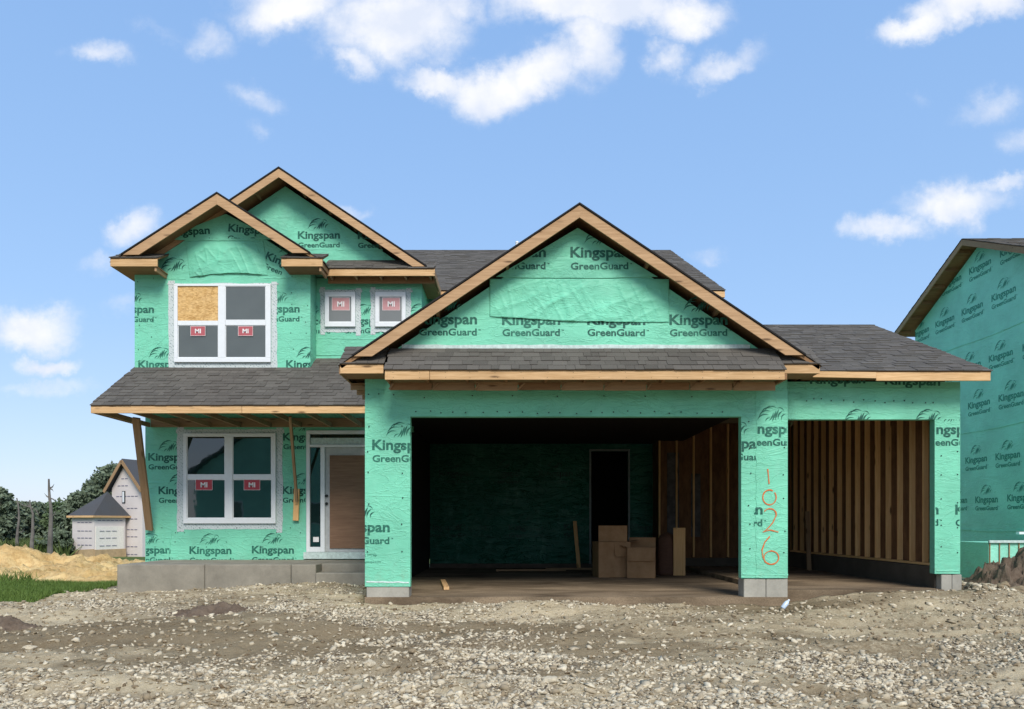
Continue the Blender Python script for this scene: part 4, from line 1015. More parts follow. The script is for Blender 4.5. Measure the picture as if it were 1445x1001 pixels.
for sgn, xe in ((-1, -7.52), (1, X(611, 15.15))):
    s_ = Vector((-sgn, 0, g2s)).normalized(); L = abs(xe-gc2)*math.hypot(1, g2s)
    roof_plane(H, 'roof', (xe, 15.15, r2(xe)), (0, 1, 0), s_, L, lambda v_: (0, 1.2+5.6*v_/L), exposure=.16, wmul=1.6)
    xe = xe-sgn*.16 if sgn > 0 else xe; z0 = r2(xe); q = MB()
    q.prism([(xe, z0-.012), (xe-sgn*.24, z0-.012), (gc2, gz2-.012-.165), (gc2, gz2-.012)], 15.122, 15.147); q.build('rake_board', 'rake', H)
    q = MB(); q.extr([(xe+sgn*.04, 15.108, z0-.02), (gc2, 15.108, gz2), (gc2, 15.108, gz2+.03), (xe+sgn*.04, 15.108, z0+.008)], (0, .06, 0)); q.build('drip_edge', 'felt', H)
    for i in range(5):
        p_ = Vector((xe, 15.23, z0-.09))+s_*(.5+i*.61); board('lookout', p_, p_+Vector((0, .31, 0)), .04, .08, 'soffit', H)
pz = Z(379, 15.1); sl = Vector((0, .44, .30)).normalized()
xa, xb = X(457, 15.1), X(613.5, 15.1)
roof_plane(H, 'pent_roof', (xa, 15.1, pz), (1, 0, 0), sl, .54, lambda v_: (0, xb-xa), thick=.03, exposure=.13)
board('fascia_board', (xa, 15.115, pz-.08), (xb, 15.115, pz-.08), .03, .13, 'pine', H)
for i in range(5): board('lookout', (xa+.12+i*.49, 15.14, pz-.11), (xa+.12+i*.49, DL-.003, pz-.11), .04, .09, 'rough_wood', H)
q = MB(); q.box(xa+.01, xb-.03, 15.135, DL-.004, pz-.075, pz-.06); q.build('soffit_panel', 'soffit', H)
q = MB(); q.box(xa+.02, xb-.03, 15.36, 15.39, pz-.21, pz-.085); q.build('subfascia', 'soffit', H)
board('side_fascia', (xb-.016, 15.14, pz-.08), (xb-.016, 16.52, pz-.08), .03, .14, 'rough_wood', H)
q = MB(); q.box(rx1+.003, xb-.035, DL, 16.6, pz-.16, pz-.145); q.build('soffit_panel', 'soffit', H)
# ---- main roof, ridge parallel to the front
mz0, mz1 = CZ+5.01, Z(353.5, 22.3); ms = Vector((0, 5.8, mz1-mz0)); ML = ms.length; ms.normalize()
mx0, mx1 = -7.5, X(1023, 16.5)
roof_plane(H, 'main_roof', (0, 16.5, mz0), (1, 0, 0), ms, ML, lambda v_: ((-1.9 if v_ < 2 else -4), mx1), exposure=.16, wmul=1.4, deck_poly=[(mx0, 0), (mx1, 0), (mx1, ML), (mx0, ML)])
roof_plane(H, 'main_roof', (0, 28.1, mz0), (1, 0, 0), Vector((0, -5.8, mz1-mz0)).normalized(), ML, lambda v_: (mx0, mx1), exposure=.6, wmul=5)
board('fascia_board', (-1.6, 16.515, mz0-.08), (mx1, 16.515, mz0-.08), .03, .13, 'pine', H)
q = MB(); q.add([(mx1-.03, 16.54, mz0-.15), (mx1-.03, 22.3, mz1-.15), (mx1-.03, 22.3, mz1-.02), (mx1-.03, 16.54, mz0-.02), (mx1, 16.54, mz0-.15), (mx1, 22.3, mz1-.15), (mx1, 22.3, mz1-.02), (mx1, 16.54, mz0-.02)],
                [(0,1,2,3),(7,6,5,4),(0,4,5,1),(1,5,6,2),(2,6,7,3),(3,7,4,0)]); q.build('rake_board', 'rake', H)
q = MB(); q.box(rx1+.001, gxr-.05, DM, DM+.15, CZ+2.02, CZ+4.95); q.box(gxr-.049, mx1-.3, DM, DM+.15, CZ+3.0, CZ+4.95)
q.extr([(mx1-.3, DM, CZ+3.0), (mx1-.3, 19.2, CZ+3.0), (mx1-.3, 19.2, CZ-1), (mx1-.3, 27.7, CZ-1), (mx1-.3, 27.7, CZ+5.1), (mx1-.3, 22.3, mz1-.1), (mx1-.3, DM, CZ+5.1)], (-.14, 0, 0))
q.extr([(-7.38, DL+.16, CZ-1), (-7.38, 27.7, CZ-1), (-7.38, 27.7, CZ+5.1), (-7.38, 22.3, mz1-.1), (-7.38, DL+.16, CZ+4.8)], (.14, 0, 0))
q.box(-7.2, mx1-.45, 27.55, 27.7, CZ-1, CZ+4.9); q.build('main_wall', 'wrap', H)
q = MB(); q.box(-7.2, -1.7, 20.0, 20.1, CZ-.9, CZ+4.9); q.build('partition', 'sheath', H)
q = MB(); vp = P(729.5, 349, 22.6); q.tube([vp-Vector((0, 0, .4)), vp+Vector((0, 0, .12))], [.045, .045], 10); q.tube([vp+Vector((0, 0, .121)), vp+Vector((0, 0, .16))], [.055, .05], 10); q.build('vent_pipe', 'vinyl', H)

# ------------------------------------------------------------------ NEIGHBOUR HOUSE (its gable end faces our side)
NX = 11.0; na, nf = 18.2, 21.5; nza, nzf = CZ+.613*NX, CZ+.480*NX
nslope = (nza-nzf)/(nf-na); nn = 2*na-nf-.4; nzn = nza-nslope*(na-nn)
N = empty('house', (NX+3, 18, CZ-1.3), 'neighbouring house on the right, only its green side wall and gable showing', 'house')
q = MB(); q.extr([(NX, nn+.5, CZ-1.35), (NX, nf-.5, CZ-1.35), (NX, nf-.5, nzf+.0), (NX, na, nza-.2), (NX, nn+.5, nzn+.05)], (.15, 0, 0))
q.box(NX+.151, NX+8, nn+.5, nn+.65, CZ-1.35, nzn-.1); q.box(NX+.151, NX+8, nf-.65, nf-.5, CZ-1.35, nzf-.1); nw = q.build('side_wall', 'wrap_n', N)
pm = Prints(); Dw = lambda x_, z: (NX-.003, -x_, z)          # wall coordinate u = -y so that lettering reads from our side
cl = [[(-(nf-.5), CZ-1.3), (-(nn+.5), CZ-1.3), (-(nn+.5), nzn), (-na, nza-.2), (-(nf-.5), nzf)]]
for zr, off in ((6.1, .3), (5.2, .0), (3.83, -.1), (2.87, .25), (1.56, .15), (.61, .55), (-.82, .6)):
    for k in range(-3, 4): logo(pm, -17.65+off+k*1.17, CZ+zr-.1, cl, Dw)
pm.build('printed_lettering', 'print_n', nw)
for z_ in (4.35, 2.2, -.15):                                     # sheet laps, gently sagging
    q = MB(); n = 16; ys_ = np.linspace(nn+.5, nf-.5, n+1)
    q.extr([(NX-.012, yy, CZ+z_+.02*math.sin(yy*1.7)) for yy in ys_]+[(NX-.012, yy, CZ+z_+.03+.02*math.sin(yy*1.7)) for yy in ys_[::-1]], (.0115, 0, 0)); q.build('sheet_lap', 'wrap_n', nw)
for sg, y0, z0 in ((1, nn-.0, nzn), (-1, nf, nzf)):
    s_ = Vector((0, sg, nslope)).normalized(); L = abs(na-y0)*math.hypot(1, nslope)
    roof_plane(N, 'roof', (NX-.35, y0, z0), (1, 0, 0), s_, L, lambda v_: (0, 8.5), exposure=.16, wmul=1.6, thick=.06)
    q = MB(); q.extr([(NX-.36, y0, z0-.015), (NX-.36, na, nza-.015), (NX-.36, na, nza-.145), (NX-.36, y0+sg*.2, z0+.2*nslope-.145), (NX-.36, y0, z0-.135)], (.03, 0, 0)); q.build('rake_board', 'rough_wood', N)
    for i in range(6):
        p_ = Vector((NX-.325, y0, z0-.11))+s_*(.3+i*.61); board('lookout', p_, p_+Vector((.32, 0, 0)), .04, .08, 'soffit', N)
# low framed box in green sheeting by the neighbour's wall
E = empty('wrapped_box', (10.0, 15.2, CZ-1.1), 'low framed box covered in green sheeting against the neighbouring wall', 'box')
q = MB(); b0 = P(1396, 766, 15); q.box(b0.x, 11.0, 15.03, 16.2, CZ-1.1, b0.z); q.build('green_sheeting', 'wrap_n', E)
board('rail', (b0.x-.01, 15.0, b0.z+.02), (11.0, 15.0, b0.z+.02), .05, .05, 'tape_plain', E)
for i in range(6): board('batten', (b0.x+.02+i*.19, 15.015, CZ-1.1), (b0.x+.02+i*.19, 15.015, b0.z-.006), .018, .02, 'rough_wood', E, up=(1, 0, 0))
tag(board('white_board', P(1436, 752.5, 15.4), P(1500, 752, 15.4), .1, .05, 'vinyl', None), 'white board lying across the top of the green wrapped box', 'board')

# ------------------------------------------------------------------ FAR WHITE HOUSE
FD = 56.0
W0 = P(133, 790, FD); W0.z = CZ-2.2
ang = R(-21)
t1 = Vector((math.cos(ang), math.sin(ang), 0))        # along the gable faces, to the right
t2 = Vector((-math.sin(ang), math.cos(ang), 0))       # away from us
Wh = empty('house', W0+t2*5+t1*2, 'distant white-wrapped house with dark hipped garage roof behind the sand pile', 'house')
def corner(px, D=FD):   # distance a from W0 along a direction so that it shows at column px
    return None
def along(p, d, px):
    k = (px-722.5)/F; return (k*p.y-p.x)/(d.x-k*d.y)
zE = Z(729, FD)
ka = along(W0, -t1, 102); kb = along(W0, t2, 177)
A0 = W0; A1 = W0-t1*ka; A2 = W0+t2*kb; A3 = A1+t2*kb
def up_(p, z): return Vector((p.x, p.y, z))
zB = CZ-2.6
q = MB(); q.add([up_(A0, zB), up_(A2, zB), up_(A3, zB), up_(A1, zB), up_(A0, zE), up_(A2, zE), up_(A3, zE), up_(A1, zE)], [(0,1,5,4),(1,2,6,5),(2,3,7,6),(3,0,4,7),(4,5,6,7)])
gf = q.build('garage_wall', 'whitewrap', Wh)
ctr = (A0+A1+A2+A3)/4; ap = P(152, 694, FD+1.6)
O = [p+(p-ctr).normalized()*.35 for p in (A0, A2, A3, A1)]; O = [up_(p, zE+.05) for p in O]
q = MB(); q.add(O+[ap]+[p-Vector((0, 0, .12)) for p in O], [(0,1,4),(1,2,4),(2,3,4),(3,0,4),(0,5,6,1),(1,6,7,2),(2,7,8,3),(3,8,5,0),(5,8,7,6)]); q.build('roof', 'shingle_far', Wh)
for a, b in ((0, 1), (3, 0)): board('fascia_board', O[a]-Vector((0, 0, .07))+(O[a]-ctr)*.004, O[b]-Vector((0, 0, .07))+(O[b]-ctr)*.004, .05, .15, 'pine', Wh)
nrm = t1; off = nrm*.03
d0 = along(W0, t2, 134.5); d1 = along(W0, t2, 174)
q = MB(); q.extr([up_(W0+t2*d0, CZ-1.9), up_(W0+t2*d1, CZ-1.9), up_(W0+t2*d1, Z(743, FD)), up_(W0+t2*d0, Z(743, FD))], off*1.6); q.build('garage_door', 'door_white', Wh)
q = MB(); q.extr([up_(W0, zB), up_(A2, zB), up_(A2, Z(776, FD)), up_(W0, Z(776, FD))], off*2.4); q.extr([up_(A1, zB), up_(W0, zB), up_(W0, Z(775, FD)), up_(A1, Z(777, FD))], -t2*.05); q.build('stone_base', 'stonebase', Wh)
# gabled main block behind on the right
G0 = A2+t1*.0+t2*.3; kl = along(G0, t1, 158); kr = along(G0, t1, 201)
Ga = G0+t1*kl; Gb = G0+t1*kr; Gm = (Ga+Gb)/2; dG = G0.y
zE2 = Z(689, dG); zP = Z(652, dG); Gm = G0+t1*along(G0, t1, 178)
dp = t2*9
q = MB(); q.extr([up_(Ga, zB), up_(Gb, zB), up_(Gb, zE2), up_(Gm, zP), up_(Ga, zE2)], dp); q.build('main_wall', 'whitewrap', Wh)
q = MB()
for pe, sg in ((Ga, -1), (Gb, 1)):
    e0 = up_(pe, zE2)+t1*sg*.35-Vector((0, 0, .25)); rr = up_(Gm, zP)+Vector((0, 0, .08))
    q.extr([e0-t2*.4, e0+dp, rr+dp, rr-t2*.4], (0, 0, .15))
q.build('roof', 'shingle_far', Wh)
for pe, sg in ((Ga, -1), (Gb, 1)):
    e0 = up_(pe, zE2)+t1*sg*.35-Vector((0, 0, .3)); board('rake_board', e0-t2*.45, up_(Gm, zP)-t2*.45+Vector((0, 0, .05)), .05, .25, 'rough_wood', Wh)
wl = G0+t1*along(G0, t1, 173); wr = G0+t1*along(G0, t1, 177)
q = MB(); q.extr([up_(wl, Z(710, dG)), up_(wr, Z(710, dG)), up_(wr, Z(693, dG)), up_(wl, Z(693, dG))], -t2*.06); fw_ = q.build('window', 'black', Wh)
wi = (wl-wr)*.2; q = MB(); q.extr([up_(wl-wi, Z(709, dG)), up_(wr+wi, Z(709, dG)), up_(wr+wi, Z(694, dG)), up_(wl-wi, Z(694, dG))], -t2*.08); q.build('pane', 'vinyl', fw_)
wp = MB()
def wline(p0, d, px_a, px_b, zrow, n, seg=.28, h=.05, off_=None):
    a = along(p0, d, px_a); b = along(p0, d, px_b)
    if a > b: a, b = b, a
    s = a+.1
    while s+seg < b-.05:
        p = p0+d*s+off_; p2 = p0+d*(s+seg)+off_; wp.extr([up_(p, zrow), up_(p2, zrow), up_(p2, zrow+h), up_(p, zrow+h)], off_*.4); s += seg*1.35
for py in (738, 750, 760, 770): wline(W0, -t1, 104, 131, Z(py, FD), 0, off_=-t2*.02)
for py in (735,): wline(W0, t2, 136, 175, Z(py, FD), 0, off_=t1*.02)
for py in (750, 760, 771): wline(W0, t2, 138, 172, Z(py, FD), 0, seg=.4, h=.03, off_=t1*.06)
for py, l in ((676, 170), (686, 165), (701, 163), (718, 178), (733, 178), (748, 178), (758, 178), (772, 178), (783, 178)): wline(G0, t1, l, 197 if py > 690 else 186, Z(py, dG), 0, off_=-t2*.02)
wp.build('printed_lettering', 'greyprint', Wh)

# ------------------------------------------------------------------ OPPOSITE HOUSE (across the street, seen only mirrored in the ground floor glass)
OH = empty('house', (-14, -22, 0), 'green-wrapped house across the street, mirrored in the ground floor window', 'house')
q = MB(); q.prism([(-21.0, CZ-1.8), (-8.5, CZ-1.8), (-8.5, CZ+3.4), (-14.75, CZ+8.0), (-21.0, CZ+3.4)], -30, -20); q.build('wall', 'wrap_n', OH)
for sg in (-1, 1):
    xe = -14.75+sg*6.7; q = MB(); q.extr([(xe, -30.4, CZ+3.2), (-14.75, -30.4, CZ+8.15), (-14.75, -19.6, CZ+8.15), (xe, -19.6, CZ+3.2)], (0, 0, .18)); q.build('roof', 'shingle_far', OH)
for xx in (-18.5, -13, -11):
    q = MB(); q.box(xx-.6, xx+.6, -20.001, -19.94, CZ, CZ+1.5); w_ = q.build('window', 'vinyl', OH); q = MB(); q.box(xx-.52, xx+.52, -19.939, -19.92, CZ+.08, CZ+1.42); q.build('pane', 'glass_far', w_)

# ------------------------------------------------------------------ THINGS IN THE GARAGE
def carton(px0, px1, py0, py1, D, depth, label, flaps, yaw=0):
    x0, x1, z0, z1 = X(px0, D), X(px1, D), Z(py1, D), Z(py0, D); c = ((x0+x1)/2, D+depth/2)
    w2 = (x1-x0)/2; d2 = depth/2; h = z1-z0
    root = empty('cardboard_box', (c[0], c[1], z0), label, 'box', 'cardboard boxes in the garage')
    mw = Matrix.Translation((c[0], c[1], z0)) @ Matrix.Rotation(R(yaw), 4, 'Z'); t = .006
    b = MB(); b.box(-w2, w2, -d2, -d2+t, 0, h); b.box(-w2, w2, d2-t, d2, 0, h); b.box(-w2, -w2+t, -d2+t, d2-t, 0, h); b.box(w2-t, w2, -d2+t, d2-t, 0, h); b.box(-w2+t, w2-t, -d2+t, d2-t, 0, t)
    b.build('carton', 'card', root, local=mw)
    for (kind_, tilt, l) in flaps:
        f = MB(); 
        if kind_ == 'front': f.box(-w2*.98, w2*.98, 0, .005, -l, 0); m2 = mw @ Matrix.Translation((0, -d2-.006, h)) @ Matrix.Rotation(R(tilt), 4, 'X')
        elif kind_ == 'back': f.box(-w2*.98, w2*.98, 0, .005, 0, l); m2 = mw @ Matrix.Translation((0, d2-.012, h)) @ Matrix.Rotation(R(tilt), 4, 'X')
        elif kind_ == 'left': f.box(-.005, 0, -d2*.96, d2*.96, 0, l); m2 = mw @ Matrix.Translation((-w2, 0, h)) @ Matrix.Rotation(R(tilt), 4, 'Y')
        elif kind_ == 'half': f.box(0, w2*.98, 0, .005, -l, 0); m2 = mw @ Matrix.Translation((0, -d2-.006, h)) @ Matrix.Rotation(R(tilt), 4, 'X')
        else: f.box(0, .005, -d2*.96, d2*.96, 0, l); m2 = mw @ Matrix.Translation((w2, 0, h)) @ Matrix.Rotation(R(tilt), 4, 'Y')
        f.build('flap', 'card', root, local=m2)
    return root
BD = 15.6
fz = Z(0, BD)
def pyf(D): return 740+(CZ-FLOOR-.002)*F/D
carton(842, 888, 765, pyf(BD), BD, .55, 'large cardboard box under the small one, one flap hanging down', [('half', -8, .30), ('right', 80, .2)], 7)
carton(847, 887, 742, 764.5, BD+.02, .42, 'smaller closed cardboard box on top of the large one', [], -9)
carton(889, 928, 773, pyf(BD-.2), BD-.2, .5, 'open cardboard box on the floor with its front flap folded down', [('front', -12, .27), ('back', -15, .2), ('left', -70, .15)], -12)
# dark brown bundle behind the boxes
q = MB(); n, m_ = 20, 12; c0 = P(941, 813, 16.4); rows_ = []
for j in range(m_+1):
    tt = j/m_; rr = .27*(1-.25*tt)*(math.sqrt(max(0, 1-max(0, (tt-.72)/.28)**2)) if tt > .72 else 1)+.002
    for i in range(n):
        a = 2*math.pi*i/n; k = 1+.10*noise.noise(Vector((math.cos(a)*1.6, math.sin(a)*1.6, tt*3)))+.05*math.sin(a*5+tt*3)
        q.v.append((c0.x+rr*k*math.cos(a)*.95, 16.4+rr*k*math.sin(a)*.7, FLOOR+.001+tt*.92))
for j in range(m_):
    for i in range(n): q.f.append((j*n+i, j*n+(i+1) % n, (j+1)*n+(i+1) % n, (j+1)*n+i))
q.f.append(tuple(range(n))[::-1]); q.f.append(tuple(m_*n+i for i in range(n)))
tag(q.build('bundle', 'darkwood', smooth=True), 'dark brown upright bundle standing between the boxes and the post', 'bundle')
b_ = board('lumber', P(958.5, pyf(16.2), 16.2), P(958.5, 745, 16.2), .25, .04, 'stud', None, up=(0, 1, 0)); tag(b_, 'short wide board standing upright right of the brown bundle', 'board')
b_ = board('lumber', (X(817, 18.3), 18.3, FLOOR+.01), P(811, 736, 18.9), .09, .04, 'stud', None, up=(0, -1, .2)); tag(b_, 'narrow board leaning on the green back wall left of the doorway', 'board')
b_ = board('lumber', (X(630, 12.6), 12.6, FLOOR+.03), (X(627, 14.6), 14.3, FLOOR+.03), .09, .05, 'pine', None); tag(b_, 'pale offcut lying on the garage floor behind the left pier', 'board')
for i, (px, yy, L, rz) in enumerate(((700, 17.6, 1.6, 4), (770, 18.2, 1.2, -3))):
    a = Vector((X(px, yy), yy, FLOOR+.03)); tag(board('lumber', a, a+Vector((L*math.cos(R(rz)), L*math.sin(R(rz)), 0)), .09, .04, 'rough_wood', None),
    ('longer' if i == 0 else 'shorter')+' dusty plank on the floor at the foot of the back wall', 'board')
b_ = board('lumber', (X(1142, 16.6), 16.6, FLOOR+.01), P(1139, 722, 17.0), .09, .04, 'rough_wood', None, up=(0, -1, .2)); tag(b_, 'dark short board standing deep inside the third bay', 'board')
# plastic bottle by the right footing
bo = empty('plastic_bottle', P(1108, 846, 11.0), 'small pale blue plastic bottle lying by the middle footing', 'bottle')
c0 = P(1104, 848, 11.0); c0.z = float(gheight(np.array([c0.x]), np.array([c0.y]))[0])+.04; d_ = Vector((.8, .2, .9)).normalized()
q = MB(); q.tube([c0+d_*s for s in (0, .01, .1, .13, .145)], [.028, .034, .034, .022, .013], 14); q.build('bottle_body', 'plastic_b', bo, smooth=True)
q = MB(); q.tube([c0+d_*.146, c0+d_*.165], [.015, .015], 12); q.build('cap', 'vinyl', bo)

# ------------------------------------------------------------------ MOUNDS
def mound(name, cx, cy, rx, ry, h, m, label, cat, seed, nx_=70, ny_=50, rough=.35, prof=None):
    V_ = []; 
    u_ = np.linspace(-1.1, 1.1, nx_); v_ = np.linspace(-1.1, 1.1, ny_); U, Vv = np.meshgrid(u_, v_)
    xx = cx+U*rx; yy = cy+Vv*ry; rr = np.sqrt(U**2+Vv**2)+.25*(fbm(xx, yy, seed, 1.6/max(rx, .6), 3)-.5)
    hh = np.clip(1-rr, 0, 1)**.8
    if prof is not None: hh = hh*prof(xx, yy)
    n_ = fbm(xx, yy, seed+9, 2.2/max(rx, .6)*1.5, 5, .62)-.5
    n2 = fbm(xx, yy, seed+19, 13/max(rx, .6), 6, .75)-.5
    z = gheight(xx, yy)-.06+h*hh*(1+rough*2*n_)+hh.clip(0, .3)*(.25*n_+2.7*n2)*h
    V_ = np.stack([xx.ravel(), yy.ravel(), z.ravel()], 1); Q = np.arange(nx_*ny_).reshape(ny_, nx_)
    f_ = np.stack([Q[:-1,:-1].ravel(), Q[:-1,1:].ravel(), Q[1:,1:].ravel(), Q[1:,:-1].ravel()], 1)
    keep = (rr < 1.06).ravel(); fk = keep[f_].all(1)
    o = np_mesh(name, V_, f_[fk], m, nper=4, smooth=True); return tag(o, label, cat)
mound('sand_pile', -15.8, 21.5, 7.5, 3.9, 1.05, 'sand', 'long low heap of yellow sand left of the porch', 'sand pile', 5, 160, 110, .5)
mound('sand_pile', -10.6, 20.8, 3.2, 3.0, .55, 'sand', 'small right-hand end heap of yellow sand beside the porch slab', 'sand pile', 15, 110, 80, .5)
mound('dirt_mound', X(300, 10.4), 10.4, .75, .28, .17, 'dirt', 'dark damp dirt mound lying on the gravel in front of the porch', 'dirt mound', 25, 70, 50, .6)
mound('dirt_mound', X(5, 9.6), 9.6, .55, .25, .15, 'dirt', 'dark dirt mound at the left edge below the grass', 'dirt mound', 35, 60, 40, .6)
mound('dirt_mound', X(1465, 12.6), 12.6, 1.3, .9, .72, 'dirt', 'pile of brown earth and rubble at the right edge by the neighbouring wall', 'dirt mound', 45, 90, 70, .6)
# rubble on and around the right-hand pile, the bigger rocks one by one
xx = rng.uniform(6.7, 9.3, 420); yy = rng.uniform(11.0, 12.9, 420); sz = .03+.05*rng.random(420)**2
tag(rocks('rubble', xx, yy, sz, 'stone', sink=.1), 'rubble stones at the foot of the right-hand earth pile', 'rubble')
def big_rock(px, py, D, s, m, label, seed):
    x_, y_ = X(px, D), D; z_ = float(gheight(np.array([x_]), np.array([y_]))[0])
    bm = bmesh.new(); bmesh.ops.create_icosphere(bm, subdivisions=3, radius=s)
    for v_ in bm.verts:
        d = v_.co.normalized(); k = 1+.35*noise.noise(d*1.3+Vector((seed*3.1, 0, 0)))+.10*noise.noise(d*4+Vector((seed, 0, 0)))
        c = noise.cell_vector(d*1.7+Vector((seed, 0, 0))); v_.co = Vector((d.x*1.2, d.y*.9, d.z*.65))*s*(k+.12*(c.x-.5))
    me = bpy.data.meshes.new('rock'); bm.to_mesh(me); bm.free(); me.materials.append(M[m])
    o = bpy.data.objects.new('rock', me); link(o, None, Matrix.Translation((x_, y_, z_+s*.25)) @ Matrix.Rotation(seed, 4, 'Z')); tag(o, label, 'rock', 'larger rocks lying on the ground')
big_rock(522, 952, 7.7, .06, 'stone', 'pale rock left of the middle of the gravel with a dark clod beside it', 1)
big_rock(582, 943, 7.9, .05, 'clod', 'dark brown clod next to the pale rock in the foreground', 2)
big_rock(777, 982, 6.75, .065, 'stone', 'flat pale rock near the bottom edge right of centre', 3)
big_rock(955, 917, 8.7, .05, 'clod', 'dark rock on bare dirt in front of the double garage', 4)
big_rock(1240, 927, 8.6, .055, 'clod', 'small dark clod in front of the third bay', 5)
big_rock(1395, 815, 12.0, .10, 'stone', 'pale rock beside the right footing of the third bay', 6)
big_rock(1418, 820, 12.1, .12, 'clod', 'brown rock at the foot of the right-hand earth pile', 7)
big_rock(1378, 832, 11.4, .08, 'stone', 'grey rock in front of the third bay right corner', 8)
big_rock(1440, 838, 11.2, .11, 'clod', 'large brown rock at the right edge below the earth pile', 9)
big_rock(42, 908, 8.7, .055, 'stone', 'whitish rock near the left edge of the gravel', 10)
big_rock(156, 935, 7.9, .05, 'stone', 'white rock on bare dirt in the left foreground', 11)

# ------------------------------------------------------------------ GRASS AND WEEDS
def blades(name, xs, ys, h, wd, m, label, cat, zf=None):
    n = len(xs); a = rng.uniform(0, 2*np.pi, n); z = gheight(xs, ys) if zf is None else zf
    hh = h*(.5+rng.random(n)); lean = rng.normal(0, .45, (n, 2))*hh[:, None]
    dx, dy = np.cos(a)*wd, np.sin(a)*wd
    v_ = np.stack([np.stack([xs-dx, ys-dy, z-.01], 1), np.stack([xs+dx, ys+dy, z-.01], 1), np.stack([xs+lean[:, 0], ys+lean[:, 1], z+hh], 1)], 1)
    return tag(np_mesh(name, v_.reshape(-1, 3), np.arange(3*n).reshape(-1, 3), m, kind='stuff'), label, cat)
xx = rng.uniform(-13.5, -7.5, 90000); yy = rng.uniform(11.5, 17.4, 90000); k = grass_mask(xx, yy) > .5
blades('grass', xx[k], yy[k], .085, .008, 'grass', 'bright green grass strip at the left between gravel and sand', 'grass')
xx = rng.uniform(-60, -30, 50000); yy = rng.uniform(56, 68, 50000); k = (fbm(xx, yy, 91, .3, 3) > .36) & (xx > -yy*.75) & (xx < -yy*.575)
blades('weeds', xx[k], yy[k], 1.0, .11, 'weed', 'tall weeds on the field in front of the trees', 'weeds')
xx = rng.uniform(-14.2, -11.2, 4000); yy = rng.uniform(17.6, 19.6, 4000); k = fbm(xx, yy, 95, .9, 3) > .50
k &= (xx < -.60*yy)
blades('grass_tuft', xx[k], yy[k], .22, .014, 'grass', 'patch of grass growing at the foot of the sand pile', 'grass')

# ------------------------------------------------------------------ TREES
def leafcloud(mb_v, c, r, n, sz):
    d = rng.normal(0, 1, (n, 3)); d /= np.linalg.norm(d, axis=1)[:, None]; rr = rng.random(n)**.45*(1+.5*rng.random(n)**4)
    p = c+d*rr[:, None]*r; a = rng.normal(0, 1, (n, 3)); a /= np.linalg.norm(a, axis=1)[:, None]; b = np.cross(a, rng.normal(0, 1, (n, 3))); b /= np.linalg.norm(b, axis=1)[:, None]
    s = sz*(.5+rng.random(n))[:, None]
    mb_v.append(np.stack([p-a*s, p+b*s*.7, p+a*s, p-b*s*.7], 1))
def tree(px, D, h, cw, label, m='leaf', name='broadleaf_tree', clumps=46, trunk=True, base=CZ-2.55):
    x_ = X(px, D); root = empty(name, (x_, D, base), label, 'tree', 'trees along the far edge of the field')
    t = MB(); top = Vector((x_+random.uniform(-.4, .4), D, base+h*.75))
    pts = [Vector((x_, D, base-.2)), Vector((x_+.1, D, base+h*.25)), Vector((x_-.1, D, base+h*.5)), top]; t.tube(pts, [h*.028, h*.022, h*.016, h*.006], 8)
    for i in range(7):
        s = pts[1].lerp(top, random.uniform(.0, .8)); a = random.uniform(0, 6.28)
        e = s+Vector((math.cos(a)*cw*.4, math.sin(a)*cw*.4, h*random.uniform(.1, .3))); t.tube([s, s.lerp(e, .5)+Vector((0, 0, -.15)), e], [h*.009, h*.006, h*.002], 5)
    t.build('trunk', 'bark', root)
    vs_ = []
    for i in range(int(clumps*2.8)):
        a = random.uniform(0, 6.28); zz = random.uniform(.12, 1)**.8; prof = math.sin(min(1, zz*.92+.08)*math.pi)**.6
        r_ = cw*.5*prof*random.uniform(.35, 1.05)
        c = np.array((x_+math.cos(a)*r_, D+math.sin(a)*r_, base+h*(.08+.88*zz)))
        leafcloud(vs_, c, cw*random.uniform(.05, .15)*np.array((1.25, 1.25, .6)), 48, .14)
    v_ = np.concatenate(vs_).reshape(-1, 3); o = np_mesh('crown', v_, np.arange(len(v_)).reshape(-1, 4), m, parent=root, nper=4)
    return root
spec_ = [(160, 64, 7.7, 4.6, 'tall dark tree rising behind the white house ridge', 'leaf', 70),
 (133, 66, 6.5, 3.8, 'tree left of the white house, its stepped crown lower than the tall one', 'leaf', 60),
 (112, 62, 5.0, 3.6, 'round low tree just left of the white house garage', 'leaf', 50),
 (92, 70, 4.5, 4.2, 'tree between the tall bare trunk and the white house', 'leaf2', 50),
 (72, 74, 4.6, 4.2, 'pale green tree right behind the tallest bare trunk', 'leaf2', 50),
 (52, 72, 4.6, 4.0, 'dark tree between the two taller bare trunks', 'leaf', 50),
 (34, 70, 4.6, 4.0, 'dark tree between the two left bare trunks', 'leaf', 50),
 (14, 66, 4.6, 4.2, 'dark low tree second from the left edge', 'leaf', 50),
 (-6, 58, 5.4, 3.2, 'dark tree cut by the left edge of the photo', 'leaf', 60),
 (86, 57, 2.0, 2.6, 'low dark bush right of the tallest bare trunk', 'leaf', 30),
 (-25, 66, 6.0, 5.0, 'broad tree just outside the left edge', 'leaf', 40)]
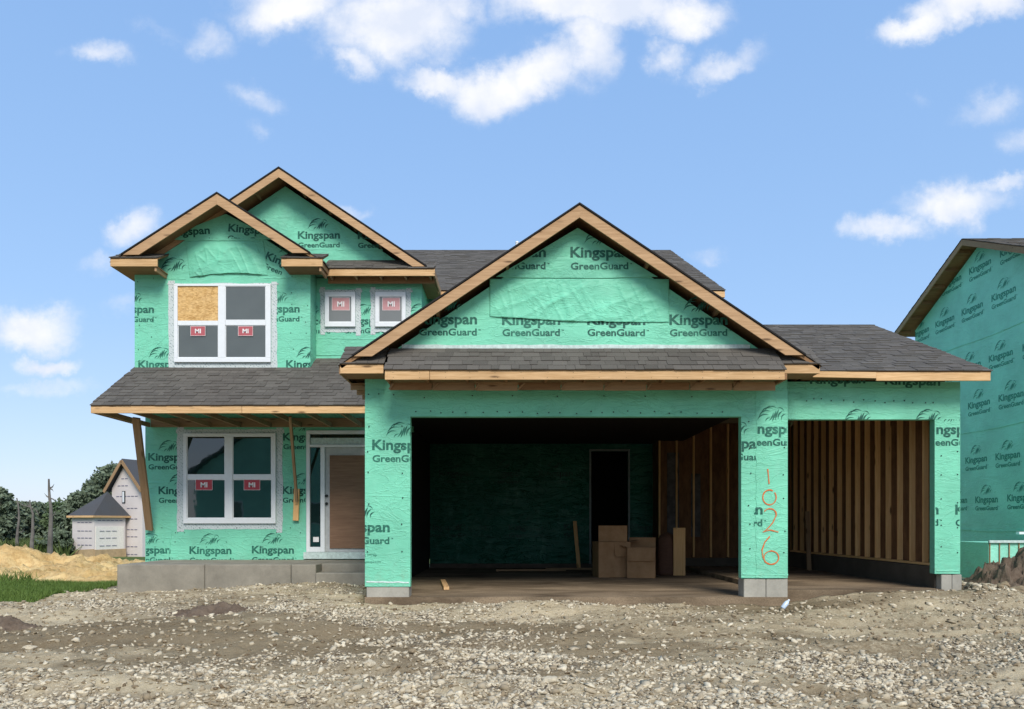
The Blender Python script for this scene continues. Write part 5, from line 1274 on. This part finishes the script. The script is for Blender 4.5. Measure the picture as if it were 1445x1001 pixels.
for px, D, h, cw, lb, m_, cl_ in spec_: tree(px, D, h, cw, lb, m_, clumps=cl_)
vs_ = []
for i in range(190):
    px = random.uniform(-80, 175); D = random.uniform(76, 92); leafcloud(vs_, np.array((X(px, D), D, CZ-2.5+random.uniform(.2, 4.0))), np.array((1.6, 1.4, 1.1)), 110, .22)
for i in range(70):
    px = random.uniform(-60, 110); D = random.uniform(62, 72); leafcloud(vs_, np.array((X(px, D), D, CZ-2.5+random.uniform(.1, 1.7))), np.array((1.5, 1.2, .7)), 90, .16)
v_ = np.concatenate(vs_).reshape(-1, 3)
tag(np_mesh('woodland', v_, np.arange(len(v_)).reshape(-1, 4), 'leaf', nper=4, kind='stuff'), 'dense dark woodland behind the single trees', 'woodland')
def snag(px, D, ytop, r, label, br, seed):
    random.seed(seed); b0 = P(px, 772, D); b0.z = CZ-2.5; zt_ = Z(ytop, D); x_ = b0.x
    root = empty('dead_tree', b0, label, 'dead tree', 'bare dead trunks in the field')
    n = 9; pts = [Vector((x_+(.10*math.sin(i*.9+seed)+random.uniform(-.05, .05))*(i/n)*1.4, D, b0.z-.2+(zt_-b0.z+.2)*i/n)) for i in range(n+1)]
    q = MB(); q.tube(pts, [r*(1-.72*i/n) for i in range(n+1)], 9); q.build('trunk', 'deadbark', root)
    for (f_, dx, dz) in br:
        i = int(f_*n); s = pts[i]; q = MB(); q.tube([s, s+Vector((dx*.6, .05, dz*.35)), s+Vector((dx, 0, dz))], [r*.32, r*.2, r*.06], 6); q.build('branch', 'deadbark', root)
snag(25, 56, 703, .14, 'leftmost bare dead trunk, thin and straight', [(.55, .5, .3), (.7, -.4, .3)], 2)
snag(45.5, 54, 706, .17, 'middle bare dead trunk with a broken bent top', [(.98, -.9, .35), (.98, .6, -.6), (.9, -.3, .4)], 3)
snag(71, 52, 676, .2, 'tallest bare dead trunk with short stub branches near its tip', [(.9, .35, .3), (.85, -.35, .3), (.8, .4, -.3), (.92, .3, -.2), (.65, .3, .4)], 4)
random.seed(99)
